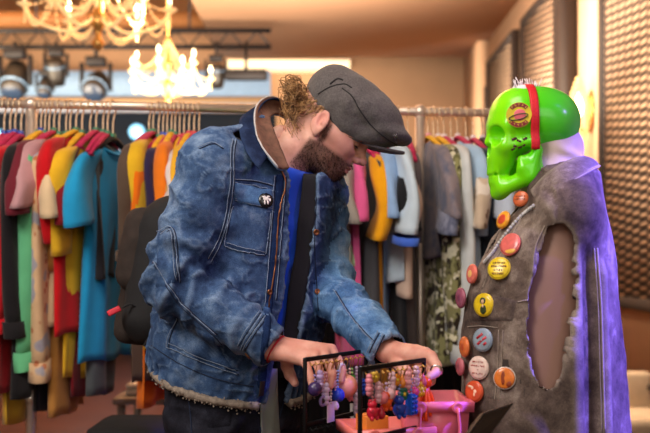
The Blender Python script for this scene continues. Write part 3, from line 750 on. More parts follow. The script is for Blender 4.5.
for s in (-1, 1):
    b = MB(); b.tube(spline([pc + TR3 * s * .09 + TF3 * .06 + [0, 0, .17], pc + TR3 * s * .1 + TF3 * .085 + [0, 0, .12], pc + TR3 * s * .12 + TF3 * .08 - [0, 0, .1], pc + TR3 * s * .13 + TF3 * .05 - [0, 0, .16]], 20), .02, 8, sq=.35); b.build('shoulder_strap', PACKB, pack)
b = MB(); b.tube(spline([pc + TR3 * .05 + TF3 * .03 + [0, 0, .2], pc + TF3 * .03 + [0, 0, .235], pc - TR3 * .05 + TF3 * .03 + [0, 0, .2]], 14), .009, 8, sq=.4); b.build('grab_handle', PACKB, pack)
b = MB(); zz = [pc + TR3 * (.12 * math.cos(a)) - TF3 * .085 + [0, 0, .05 + .12 * math.sin(a)] for a in np.linspace(0, PI, 24)]; b.tube(zz, .0035, 6); b.build('zip', solid('pack_zip', '#3d302a', .6), pack)
tg = P(114, 311, 2.2); b = MB(); b.box(tg, (.034, .006, .015), rot_to((.3, -1, .3))[:, [0, 2, 1]] @ np.array([[.9, 0, .44], [0, 1, 0], [-.44, 0, .9]]).T, .003); tag(b.build('zip_pull', solid('red_tag', '#c01f33', .6), pack), 'red ribbon zip pull')
b = MB(); b.tube(spline([tg + [.02, 0, .008], tg + [.04, .01, .016], tg + [.06, .02, .0]], 10), .003, 6); b.build('strap_end', PACKB, pack)
# ================================================================== MANNEQUIN, VEST, SKULL MASK
VY = 1.9
TAN = solid('mannequin_skin', '#8a6658', .55, var=.1, nscale=5)
WRAP = fabric('#cdb9a8'); VF = np.array([-.995, .1]); VR = np.array([-.1, -.995]); VF3 = np.array([*VF, 0]); VR3 = np.array([*VR, 0])
VST = [(.60, .462, 1.9, .205, .172), (.836, .462, 1.9, .205, .172), (1.032, .456, 1.9, .20, .164), (1.137, .457, 1.9, .195, .152), (1.20, .464, 1.9, .19, .138), (1.262, .478, 1.9, .175, .112), (1.32, .490, 1.9, .14, .082), (1.37, .497, 1.9, .09, .066)]
shN, shF, nkb = P(571, 212, 1.765), P(560, 204, 2.05), P(560, 180, 1.90)
mann = empty('mannequin', 'tan torso mannequin with cloth wrapped head wearing a sleeveless denim vest', 'mannequin', (.47, 1.9, 0))
S = SDF((.2, 1.6, .55), (.8, 2.2, 1.45), .008)
S.add(pstack(shr(VST, .022), VR)); S.add(pcone(nkb, shN, .04, .045), .04); S.add(pcone(nkb, shF, .04, .045), .04)
sdf_obj('torso', *S.mesh(smooth=2), TAN, mann)
b = MB(); b.lathe([(.19, 0), (.19, .012), (.02, .03), (.018, .62), (.0001, .62)], (.47, 1.9, 0), 24); tag(b.build('stand', solid('stand_steel', '#55555a', .35, .9), mann), 'round steel stand')
S = SDF((.25, 1.72, 1.25), (.65, 2.08, 1.62), .004)
S.add(pcone(P(556, 205, VY), P(556, 150, VY), .064, .058)); S.add(pell(P(537, 118, VY), (.082, .064, .066)), .02); S.add(pcone(P(547, 152, VY), P(535, 178, VY), .04, .032), .03)
v, q = S.mesh(smooth=1); v = v + vnormals(v, q) * (.004 * np.sin(70 * v[:, 2] + 40 * v[:, 0] + 5 * fbm(v, 9, 3)) * np.clip((1.45 - v[:, 2]) / .05, 0, 1))[:, None]
head = sdf_obj('head_wrap', v, q, WRAP, mann); wtree = bvh(v, q)
b = MB()
for k in range(34):
    base = P(RNG.uniform(512, 536), 90, VY) + np.array([0, RNG.uniform(-.03, .03), 0]); d = np.array([RNG.normal(-.1, .45), RNG.normal(0, .4), 1.]); d /= np.linalg.norm(d)
    b.tube([base, base + d * RNG.uniform(.014, .028)], [.0014, .0007], 4)
b.ball(P(523, 92, VY), (.03, .04, .014), 14); tag(b.build('crown_tuft', solid('white_tuft', '#e8dfe2', .8), mann), 'white tufted top of the head wrap')

# --- vest
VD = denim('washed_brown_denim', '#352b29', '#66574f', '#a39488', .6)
K = SDF((.22, 1.62, .68), (.74, 2.16, 1.45), .005)
K.add(pstack(VST, VR)); K.add(pcone(nkb, shN, .058, .062), .05); K.add(pcone(nkb, shF, .055, .058), .05)
inn = K.D + .009
X, Y, Z = K.ax[0][:, None, None], K.ax[1][None, :, None], K.ax[2][None, None, :]
vcx = np.interp(Z, [s[0] for s in VST], [s[1] for s in VST]); u = (X - vcx) * VR[0] + (Y - 1.9) * VR[1]; f = (X - vcx) * VF[0] + (Y - 1.9) * VF[1]
sh = np.maximum(K.D, -inn); sh = np.maximum(sh, .70 - Z)
sh = np.maximum(sh, -np.maximum(np.abs(u) - np.interp(Z, [.7, 1.2, 1.36], [.012, .02, .05]), .02 - f))
hole = K.full(pell(P(553, 305, 1.72), (.043, .12, .158), np.array([[math.cos(.1), 0, math.sin(.1)], [0, 1, 0], [-math.sin(.1), 0, math.cos(.1)]]))[0])
hole = (hole + .0016 * np.sin(230 * Z + 90 * X + 3 * np.sin(61 * Z)) + .0016 * np.sin(97 * Z + 50 * X)).astype(np.float32)
sh = np.maximum(sh, -hole); sh = np.maximum(sh, -K.full(pell(P(548, 305, 2.1), (.05, .12, .16))[0]))
sh = np.maximum(sh, -K.full(pcone(P(552, 185, 1.9), P(545, 120, 1.9), .062, .085)[0]))
v, q = K.mesh(sh.astype(np.float32), 2); n = vnormals(v, q); ins = K.sample(v, inn.astype(np.float32)) < .003
vt0 = bvh(v, q); gc, gn = cast(vt0, 589, 345); ang = lambda p: np.arctan2(p[:, 1] - 1.9, p[:, 0] - .46)
ga = ang(gc[None])[0]; da = ang(v) - ga; low = np.clip((1.235 - v[:, 2]) / .06, 0, 1)
disp = -.016 * np.exp(-(da / .05) ** 2) * low + .016 * np.exp(-((da + .16) / .085) ** 2) * low + .018 * np.exp(-((da - .16) / .09) ** 2) * low
disp += .004 * fbm(v, 9, 51) + .0035 * np.sin(40 * v[:, 0] + 26 * v[:, 2] + 5 * fbm(v, 6, 8)) * np.clip((v[:, 0] < .44), 0, 1)
v = v + n * np.where(ins, 0, np.maximum(disp, -.006))[:, None]
fmi = np.where(K.sample(v, inn.astype(np.float32))[q].mean(1) < .002, 1, 0)
vest = sdf_obj('denim_vest', v, q, [VD, solid('vest_inside', '#3a302d', .95)], None, fmi=fmi)
tag(vest, 'sleeveless washed denim vest covered in badges on the mannequin', 'vest'); vtree = bvh(v, q)
VTOP = spline([P(*p) for p in ((531, 191, 1.80), (545, 176, 1.80), (560, 165, 1.80), (577, 158, 1.84), (584, 157, 1.92), (572, 157, 2.0), (550, 168, 2.01), (532, 188, 1.98))], 40)
VBOT = spline([P(*p) for p in ((540, 201, 1.785), (554, 193, 1.757), (572, 183, 1.75), (592, 171, 1.81), (598, 167, 1.93), (580, 167, 2.05), (548, 180, 2.04), (527, 200, 1.99))], 40)
G = np.array([VTOP * (1 - i / 7) + VBOT * (i / 7) for i in range(8)]); ctr = P(556, 175, 1.9)
out = G - ctr; out /= np.linalg.norm(out, axis=2)[..., None]; G = G + out * (.007 * np.sin(np.linspace(0, PI, 8))[:, None, None])
b = MB(); b.grid(G); vc = b.build('collar', VD, vest, solid=.006)
for k in (.9, .82):
    b = MB(); b.tube((VTOP * (1 - k) + VBOT * k)[1:-1] + out[6][1:-1] * .0065, .0011, 5); b.build('stitching', solid('vest_stitch', '#a8977f', .9), vc)
for pts, r in ((((563, 250), (580, 247), (596, 241), (607, 236)), .003), (((597, 248), (601, 300), (603, 360), (605, 432)), .002), (((594, 248), (598, 300), (600, 360), (602, 432)), .0014), (((524, 213), (510, 240), (494, 262), (483, 288)), .0018),
               (((545, 226), (535, 250), (532, 290), (529, 330), (538, 380)), .002), (((468, 327), (482, 326), (498, 328)), .0014), (((499, 330), (498, 365), (495, 400)), .0016), (((503, 330), (502, 365), (499, 400)), .0012),
               (((518, 302), (530, 300), (540, 300)), .0016)):
    b = MB(); seam(b, vtree, pts, r, 40, .0008)
    if b.v: b.build('seam', VD, vest)
b = MB(); patch(b, vtree, [(471, 288), (519, 300), (514, 322), (470, 323)], 14, 10, .004); b.build('pocket_flap', VD, vest)
b = MB(); patch(b, vtree, [(470, 326), (499, 327), (497, 402), (472, 402)], 10, 16, .002); b.build('pocket', VD, vest)
b = MB()
for p in spline([(536, 206, 0), (522, 218, 0), (507, 236, 0), (494, 254, 0), (487, 262, 0)], 26):
    c, nn = cast(vtree, p[0] - 1, p[1], .003)
    if c is not None: b.ball(c, (.004, .004, .0045), 6)
tag(b.build('frayed_edge', RIM, vest), 'pale frayed front edge')
# --- badges pinned to the vest
def strokes(mb, c, R, rows, w, h, dome=.004):
    """short letter-like strokes in rows"""
    for r, (y, nlet, hw) in enumerate(rows):
        for k in range(nlet):
            x = -hw + 2 * hw * (k + .5) / nlet; lw = hw / nlet * .8
            for q_ in range(3):
                dx = RNG.choice([-lw * .6, 0, lw * .6]); vert = RNG.rand() < .6
                d = (.0009, h * 1.6, .0006) if vert else (lw * 1.3, .0009, .0006)
                mb.box(c + R @ np.array([x + (dx if vert else 0), y + (0 if vert else RNG.choice([-h * .7, 0, h * .7])), dome]), d, R)
BADGES = [(526, 201, 8.2, '#c8643a', 'ink', '#5a1c14', 'rust orange pin badge with dark lettering near the vest collar', (-.55, -.8, .25)),
          (508, 223, 9.5, '#e39a2c', 'disc', '#c9492e', 'amber pin badge with a red centre below the rust orange one', (-.85, -.45, .3)),
          (514, 246, 12, '#d96a62', 'pinkyellow', '#e3b04a', 'largest coral pink pin badge with a yellow lower part', None),
          (501.5, 270, 12, '#dfc227', 'text', '#6d1622', 'yellow pin badge with lines of dark red lettering', None),
          (477, 275, 10, '#d9705f', 'plain', '#e6b36a', 'coral pin badge seen almost edge-on left of the yellow lettered one', (-.93, -.35, .1)),
          (487.5, 305, 12, '#d9b81f', 'figure', '#2f3a22', 'yellow pin badge with a dark haired robed figure', None),
          (466.5, 299, 10.5, '#9a5468', 'plain', '#7b3b52', 'purple pin badge seen almost edge-on at the vest front', (-.95, -.3, 0)),
          (486.5, 340, 12, '#8c9aa6', 'bars', '#b3202c', 'blue grey pin badge with broken red bars', None),
          (470, 347, 10.5, '#d8743f', 'plain', '#b5512d', 'narrow orange pin badge beside the blue grey one', (-.95, -.3, 0)),
          (482.5, 367.5, 12, '#e4c9bd', 'rows', '#a8332c', 'pale pink pin badge with four rows of red lettering', None),
          (503, 377.5, 11.5, '#d9762c', 'portrait', '#8a3a1c', 'orange portrait pin badge with a pale rim', (-.35, -.9, .1)),
          (479.5, 392, 11, '#c9512f', 'blot', '#e8c6a8', 'red orange blotched pin badge under the pale lettered one', (-.7, -.7, .1)),
          (465.5, 367, 9, '#b5656f', 'plain', '#8c4753', 'dull pink pin badge edge-on at the vest front', (-.96, -.28, 0)),
          (467, 405, 10.5, '#cf7f7c', 'blot', '#f0dcd2', 'lowest pin badge, pink and white, edge-on at the vest front', (-.93, -.36, 0))]
BCOL = {}
for bx, by, rpx, col, kind, c2, lab, nrm in BADGES:
    c, n = cast(vtree, bx, by, .010)
    if c is None:
        for s in range(1, 14):
            c, n = cast(vtree, bx + s, by, .004)
            if c is not None: break
    if c is None or c[1] > 1.9: c = P(bx, by, 1.83)
    if nrm is not None: n = np.array(nrm) / np.linalg.norm(nrm); c = c + n * .004
    elif n is not None: n = n + np.array([0, -.4, .05]); n /= np.linalg.norm(n)
    r = rpx * c[1] / FPX; R = rot_to(n); t = empty('pin_badge', lab, 'badge', tuple(c), group='pin badges on the denim vest')
    b = MB(); b.lathe([(.0001, -.004), (r * .96, -.004), (r, -.002), (r * .985, .0002), (r * .93, .0011)], c, 28, R); b.build('rim', solid('badge_rim', '#c9b8a8' if kind == 'portrait' else col, .3, .2), t)
    b = MB(); b.lathe([(r * .96, .0006), (r * .8, .0022), (r * .5, .0035), (.0001, .0041)], c, 28, R); b.build('face', solid('badge_face', col, .22, var=.15, nscale=90), t)
    b = MB(); ink = solid('badge_ink', c2, .3)
    if kind == 'text': strokes(b, c, R, [(r * .42, 6, r * .55), (r * .12, 7, r * .7), (-r * .22, 4, r * .4), (-r * .52, 7, r * .55)], r, r * .085)
    elif kind == 'rows': strokes(b, c, R, [(r * .5, 6, r * .55), (r * .18, 8, r * .72), (-r * .14, 1, r * .12), (-r * .45, 6, r * .52)], r, r * .075)
    elif kind == 'ink': strokes(b, c, R, [(r * .25, 6, r * .6), (-r * .1, 7, r * .7)], r, r * .08)
    elif kind == 'bars':
        for x, y, w_ in ((-.2, .3, .7), (.1, .0, .9), (-.25, -.3, .35), (.35, -.3, .35)): b.box(c + R @ np.array([r * x, r * y, .0032]), (r * w_, r * .2, .0016), R @ np.array([[.8, .6, 0], [-.6, .8, 0], [0, 0, 1]]).T)
    elif kind == 'figure':
        b.ball(c + R @ np.array([r * .05, -r * .3, .003]), (r * .34, r * .5, .0012), 12, R); b.ball(c + R @ np.array([-r * .02, r * .3, .0034]), (r * .3, r * .33, .001), 12, R)
    elif kind == 'portrait':
        b.ball(c + R @ np.array([-r * .1, 0, .0032]), (r * .22, r * .62, .001), 12, R); b.ball(c + R @ np.array([r * .38, -r * .45, .0028]), (r * .25, r * .3, .001), 10, R)
    elif kind == 'blot':
        for k in range(5): b.ball(c + R @ np.array([*(RNG.uniform(-.5, .5, 2) * r), .003]), (r * RNG.uniform(.1, .25), r * RNG.uniform(.1, .3), .0012), 8, R)
    elif kind == 'disc': b.ball(c + R @ np.array([0, 0, .002]), (r * .66, r * .62, .0028), 16, R)
    elif kind == 'pinkyellow': b.ball(c + R @ np.array([r * .1, -r * .5, .0012]), (r * .62, r * .36, .0022), 14, R)
    else: b.ball(c + R @ np.array([0, 0, .002]), (r * .5, r * .5, .0026), 14, R)
    b.build('print', ink, t)
    if kind == 'figure':
        b = MB(); b.ball(c + R @ np.array([-r * .02, r * .27, .0042]), (r * .15, r * .2, .001), 10, R); b.ball(c + R @ np.array([r * .02, -r * .1, .0042]), (r * .1, r * .14, .0008), 8, R); b.build('print', solid('badge_skin', '#d9b08a', .4), t)

# --- neon skull mask
SKC = P(532, 120, VY)
t = NT('neon_plastic'); lw_ = t.n('ShaderNodeLayerWeight'); lw_.inputs['Blend'].default_value = .35
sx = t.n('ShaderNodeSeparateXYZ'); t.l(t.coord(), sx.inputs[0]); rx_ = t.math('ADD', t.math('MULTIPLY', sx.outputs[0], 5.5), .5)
t.l(t.mix(.75, t.ramp(t.noise(8, 3), [(.3, srgb('#3fc405')), (.7, srgb('#86e810'))]), t.ramp(rx_, [(.1, srgb('#8eea10')), (.45, srgb('#4fcf0c')), (.9, srgb('#2fae4a'))])), t.b.inputs['Base Color']); t.set(Roughness=.22); t.b.inputs['Transmission Weight'].default_value = .0  # deeper green towards the back: blue stage light painted into the base colour
t.b.inputs['Subsurface Weight'].default_value = .15; t.b.inputs['Subsurface Radius'].default_value = (.01, .03, .003)
t.b.inputs['Emission Color'].default_value = srgb('#55d800'); t.b.inputs['Emission Strength'].default_value = .04; NEON = t.m
skull = empty('skull_mask', 'neon green plastic skull mask with sticker strapped over the mannequin head', 'mask', tuple(SKC - [0, 0, .15]))
tilt = math.radians(-1); SR = np.array([[math.cos(tilt), 0, math.sin(tilt)], [0, 1, 0], [-math.sin(tilt), 0, math.cos(tilt)]])
def skull_sdf(h=.0028):
    S = SDF((-.125, -.1, -.18), (.125, .1, .1), h)
    S.add(pell((.008, 0, .0), (.098, .076, .068))); S.add(pell((-.045, 0, .0), (.052, .064, .058)), .03); S.add(pell((.05, 0, -.012), (.05, .066, .052)), .03)
    for s in (-1, 1):
        S.add(pcone((-.09, s * .012, -.012), (-.07, s * .05, -.016), .013, .012), .015)
        S.add(pcone((-.075, s * .046, -.058), (-.01, s * .066, -.052), .011, .008), .015)      # cheek arch
        S.add(pcone((-.066, s * .05, -.02), (-.07, s * .047, -.055), .01, .011), .012)
    S.add(pell((-.07, 0, -.055), (.034, .05, .05)), .02)
    S.add(pell((-.079, 0, -.088), (.026, .034, .03)), .02)
    S.add(pcone((-.094, 0, -.028), (-.107, 0, -.044), .009, .005), .012)
    for s in (-1, 1):
        S.sub(pell((-.090, s * .033, -.036), (.032, .023, .020)), .006); S.sub(pell((-.103, s * .008, -.062), (.018, .008, .013)), .004)
        S.sub(pell((-.03, s * .075, -.085), (.035, .022, .022)), .012)
    for k in range(9):
        a = (k - 4) * .26; S.add(pcone((-.08 - .022 * math.cos(a * 1.2), .029 * math.sin(a) * 1.1, -.097), (-.08 - .024 * math.cos(a * 1.2), .029 * math.sin(a) * 1.1, -.108), .0052, .0042), .003)
        S.add(pcone((-.078 - .022 * math.cos(a * 1.2), .028 * math.sin(a) * 1.1, -.116), (-.078 - .02 * math.cos(a * 1.2), .028 * math.sin(a) * 1.1, -.126), .0042, .005), .003)
    S.add(pell((-.07, 0, -.132), (.028, .03, .022)), .012); S.add(pell((-.08, 0, -.147), (.02, .022, .016)), .01)
    for s in (-1, 1):
        S.add(pcone((-.075, s * .022, -.14), (-.02, s * .05, -.118), .016, .017), .012); S.add(pcone((-.02, s * .05, -.118), (-.004, s * .058, -.07), .017, .013), .012)
        S.add(pcone((-.035, s * .05, -.1), (-.04, s * .05, -.085), .016, .008), .01); S.add(pell((-.018, s * .053, -.1), (.028, .012, .026)), .008)
    S.sub(pcone((-.115, -.04, -.1115), (-.06, 0, -.1115), .0022, .002), .004); S.sub(pcone((-.115, .04, -.1115), (-.06, 0, -.1115), .0022, .002), .004)
    return S
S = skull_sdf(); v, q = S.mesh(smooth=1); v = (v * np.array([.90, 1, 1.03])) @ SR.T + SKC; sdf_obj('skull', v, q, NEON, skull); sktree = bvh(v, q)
# red strap over the crown
pts = []
for a in np.linspace(-2.2, 2.2, 60):
    d = Vector((0.06 * math.sin(abs(a)) * .0, -math.sin(a), math.cos(a))); o_ = Vector(SKC + np.array([-.012, 0, -.02]))
    far = o_ + d * .3; loc, nn, i, dd = sktree.ray_cast(far, -d, .4)
    if loc is None: loc, nn = o_ + d * .06, d
    p = np.array(loc) + np.array(d) * .0035; p[0] += .004 * max(0, -math.cos(a) + .3); pts.append(p)
pts = np.array(pts)
for _ in range(4): pts[1:-1] = .5 * pts[1:-1] + .25 * (pts[2:] + pts[:-2])
G = [pts + np.array([w_, 0, 0]) for w_ in (-.0085, -.004, .004, .0085)]
b = MB(); b.grid(G); tag(b.build('strap', solid('red_elastic', '#d0121f', .6, var=.2, nscale=300), skull, solid=.003), 'red elastic strap')
# sticker: ringed planet between two arcs of lettering
c, n = cast(sktree, 519, 115, .0008); R = rot_to(n)
def ringarc(mb, c, R, r0, r1, a0, a1, z, m=20):
    vs = []; fs = []
    for i in range(m + 1):
        a = a0 + (a1 - a0) * i / m
        for r in (r0, r1): vs.append(c + R @ np.array([r * math.cos(a), r * math.sin(a), z]))
    for i in range(m): fs.append((2 * i, 2 * i + 1, 2 * i + 3, 2 * i + 2))
    mb.add(vs, fs)
stk = MB(); ringarc(stk, c, R, .0001, .0255, 0, 2 * PI, .0012, 32); ringarc(stk, c, R, .0255, .0258, 0, 2 * PI, -.004, 32); sticker = stk.build('sticker', solid('sticker_yellow', '#d7c227', .35), skull)
b = MB(); b.ball(c + R @ np.array([.002, 0, .001]), (.0125, .0125, .0016), 18, R); b.build('planet', solid('planet_pink', '#d8606a', .4), sticker)
b = MB(); b.tube([c + R @ np.array([.019 * math.cos(a) * .98 - .001, .0055 * math.sin(a) - .004 + .18 * .019 * math.cos(a), .0032]) for a in np.linspace(0, 2 * PI, 30)[:-1]], .0011, 5, closed=True); b.build('planet_ring', solid('ring_green', '#3c4a22', .4), sticker)
b = MB(); b2 = MB()
ringarc(b, c, R, .0165, .0245, .7, 2.45, .0020); ringarc(b, c, R, .0165, .0245, 3.75, 5.6, .0020); b.build('lettering_band', solid('sticker_maroon', '#7e1620', .4), sticker)
for a in list(np.linspace(.85, 2.3, 5)) + list(np.linspace(3.9, 5.45, 5)):
    Ra = R @ np.array([[math.cos(a - PI / 2), -math.sin(a - PI / 2), 0], [math.sin(a - PI / 2), math.cos(a - PI / 2), 0], [0, 0, 1]]); cc = c + R @ np.array([.0205 * math.cos(a), .0205 * math.sin(a), .0026])
    b2.box(cc, (.0009, .0042, .0004), Ra); b2.box(cc + Ra @ np.array([.0013, .001 * RNG.choice([-1, 0, 1.5]), 0]), (.0022, .0009, .0004), Ra)
b2.build('lettering', solid('sticker_yellow', '#d7c227', .35), sticker)
b = MB()                                              # dark red jagged lettering mark on the cheek
for (x, y, w_, h_, a) in ((514, 139, .011, .0045, .3), (519, 141, .009, .004, -.5), (525, 139, .009, .0045, .5), (515, 146, .007, .004, -.4), (520, 147, .009, .004, .4), (524, 145, .006, .004, 1.0), (513, 149, .008, .004, .6)):
    cc, nn = cast(sktree, x, y, .001)
    if cc is not None: b.box(cc, (w_, h_, .0012), rot_to(nn) @ np.array([[math.cos(a), -math.sin(a), 0], [math.sin(a), math.cos(a), 0], [0, 0, 1]]))
tag(b.build('sticker', solid('sticker_dark', '#4a1420', .4), skull), 'dark red jagged lettering sticker on the cheek')
# ================================================================== CLOTHES RACKS
CHROME = solid('chrome', '#d9cabb', .3, .65, var=.05)
def railY(px): return 3.16 + (px) / 485 * .20
RZ = 1.2 + (HY - 103.5) / FPX * 3.16
def rail_pt(px):
    Y = railY(px); return np.array([PX(px, Y), Y, RZ])
def rack(label, x0, x1, posts, below):
    a, b = rail_pt(x0), rail_pt(x1); r = empty('clothes_rack', label, 'clothes rack', (*(rail_pt(posts[0])[:2]), 0))
    m = MB(); m.tube([a, b], .0155, 12); m.build('rail', CHROME, r)
    for p in posts:
        q = rail_pt(p); m = MB(); m.tube([[q[0], q[1], .06], [q[0], q[1], RZ - .01]], .019, 12)
        m.tube([[q[0], q[1], .7], [q[0], q[1], .73]], .024, 12); m.build('post', CHROME, r)
        m = MB(); m.ball([q[0], q[1], RZ], .026, 12); m.build('joint', CHROME, r)
        m = MB(); m.tube([[q[0], q[1] - .28, .07], [q[0], q[1] + .28, .07]], .016, 10); m.build('foot', CHROME, r)
        for s in (-1, 1):
            m = MB(); m.ball([q[0], q[1] + s * .26, .03], (.014, .03, .03), 10); m.build('caster', solid('rubber', '#1b1b1d', .7), r)
    a, b = rail_pt(posts[0]), rail_pt(posts[1]); m = MB(); m.tube([[a[0], a[1], below], [b[0], b[1], below]], .012, 10); m.build('cross_bar', CHROME, r)
    return r
rack('long chrome clothes rack packed with colourful garments on the left', -40, 268, (31, 262), .16)
rack('chrome clothes rack of pale and dark garments behind the denim vest', 300, 560, (420, 552), .16)

HMAT = {k: solid('hanger_' + k, c, .75, bump=.2) for k, c in dict(magenta='#b3164e', yellow='#e0a81c', black='#1a171b', orange='#d8631a').items()}
CMAT = {k: solid('clip_' + k, c, .4) for k, c in dict(blue='#2440a8', green='#1f7a52', red='#c41d28', white='#e8dde0', pink='#e59aa8').items()}
def make_hanger(hc, cc):
    r = empty('hanger', 'hanger', 'hanger', (0, 0, 0))
    m = MB(); m.tube(spline([(0, 0, -.045 + .0), (0, 0, -.09), (0, 0, -.105)], 6), .003, 6)
    m.tube([(0, .022 * math.sin(a), -.002 + .022 * math.cos(a) - .0) for a in np.linspace(-2.1, 1.9, 14)] , .003, 6); m.tube([(0, .022 * math.sin(1.9), -.002 + .022 * math.cos(1.9)), (0, .008, -.03), (0, 0, -.05)], .003, 6)
    m.build('hook', solid('hook_steel', '#dcc3a2', .35, .6), r)
    m = MB(); m.tube(spline([(0, -.205, -.185), (0, -.15, -.155), (0, -.05, -.112), (0, 0, -.1), (0, .05, -.112), (0, .15, -.155), (0, .205, -.185)], 21), [.008] * 4 + [.012] * 13 + [.008] * 4, 8, sq=.75)
    m.build('shoulder_bar', HMAT[hc], r)
    m = MB(); m.tube([(0, -.195, -.186), (0, .195, -.186)], .0045, 6); m.build('trouser_bar', HMAT[hc], r)
    m = MB(); m.box((0, 0, -.092), (.018, .022, .02), bev=.003); m.build('size_clip', CMAT[cc], r)
    return r
HPROTO = {}
def hanger(pt, yaw, hc, cc, label, group):
    if (hc, cc) not in HPROTO: HPROTO[(hc, cc)] = h = make_hanger(hc, cc)
    else: h = copy_tree(HPROTO[(hc, cc)])
    h.location = (*pt[:2], pt[2] - .0); h.location.z = pt[2] - .004; h.rotation_euler = (0, 0, yaw); h['label'] = label; h['group'] = group; return h
def make_garment(name, cat, label, pt, yaw, mat, L, sl=.2, w=.22, th=.022, seed=0, group=None, slmat=None, extra=None, cuff=None, sag=0.0, flare=1.0, hood=False):
    """a shirt, dress or coat draped over its hanger; local x along the rail, y across the shoulders (camera side negative)"""
    r = empty(name, label, cat, (pt[0], pt[1], pt[2] - .112), yaw, group)
    rs = np.random.RandomState(seed); nt, nv = 40, 26; G = []
    for i in range(nv):
        v = i / (nv - 1); row = []
        for j in range(nt):
            a = 2 * PI * j / nt; ww = w * (1 + (flare - 1) * v) * (1 - .06 * math.sin(v * PI)) - .03 * min(1, v * 3) ; y = ww * math.copysign(abs(math.cos(a)) ** .75, math.cos(a))
            t = min(1, .28 + v * 4); fold = .011 * min(1, v * 2) * math.sin(3 * a + seed + 2.2 * v) + .009 * min(1, v * 1.5) * math.sin(y * 55 + seed * 2 + v * 2)
            x = th * t * math.sin(a) * (1 - .45 * (abs(y) / ww) ** 3) + fold * .9
            zt = -.012 - .40 * max(0, abs(y) - .05) - (.0 if abs(y) > .075 else .012 * (1 - (y / .075) ** 2) * (1.6 if x > 0 else .5))
            z = zt * (1 - v) - v * L + .008 * v * math.sin(y * 30 + seed) + sag * v * y
            row.append((x + .02 * v * math.sin(seed * 1.7), y + .025 * v * math.sin(seed), z))
        G.append(row)
    G = np.array(G); m = MB(); m.grid(G, closed_u=True); body = m.build('body', mat, r, local=True, solid=.003)
    sm = slmat or mat
    if sl > 0:
        for s in (-1, 1):
            short = sl < .3; ph = seed * 1.3
            pts = spline([(0, s * (w - .095), -.035), (0, s * (w - .045), -.062), (.004 * math.sin(ph), s * (w - .012 + (.012 if short else 0)), -.13), (.010 * math.sin(ph * 2), s * (w + (.03 if short else -.02)), -.08 - .55 * sl), (.018 * math.sin(ph * 3), s * (w + (.045 if short else -.035)), -.06 - sl)], 20)
            ry = np.interp(np.linspace(0, 1, 20), [0, .2, .5, 1], [.03, .058, .07, .078] if short else [.03, .06, .064, .047]); rx = np.interp(np.linspace(0, 1, 20), [0, .25, 1], [.012, .024, .030 if short else .027])
            mm = MB(); n = 16; vs = []
            for i in range(20):
                for q in range(n):
                    a = 2 * PI * q / n; wob = 1 + .10 * math.sin(3 * a + i * .16 + seed) * min(1, i / 8)
                    vs.append(pts[i] + np.array([rx[i] * math.copysign(abs(math.sin(a)) ** .8, math.sin(a)) * wob + .004 * math.sin(q * .8 + i * .35 + seed) * min(1, i / 10), ry[i] * math.cos(a) * wob, .16 * ry[i] * math.cos(a) * -s]))
            mm.grid(np.array(vs).reshape(20, n, 3), closed_u=True); sv = mm.build('sleeve', sm, r, local=True, solid=.003)
            if cuff:
                mm = MB(); mm.grid(np.array([np.array(vs).reshape(20, n, 3)[i] * np.array([1.25, 1, 1]) + np.array([0, 0, -.002 * i]) for i in (18, 19)] + [np.array(vs).reshape(20, n, 3)[19] * np.array([1.1, 1, 1]) - [0, 0, .04]]), closed_u=True)
                mm.build('cuff', sm if cuff is True else fabric(cuff), sv, local=True, solid=.004)
    m = MB(); m.tube([(.006 + .012 * math.sin(a), .075 * math.cos(a), -.026 - .016 * (math.sin(a) > 0) * math.sin(a)) for a in np.linspace(0, 2 * PI, 24)[:-1]], .0055, 6, closed=True); m.build('neckband', mat, r, local=True)
    if hood:
        m = MB(); m.ball((-.035, 0, -.05), (.03, .1, .07), 14); m.build('hood', sm, r, local=True)
    return r
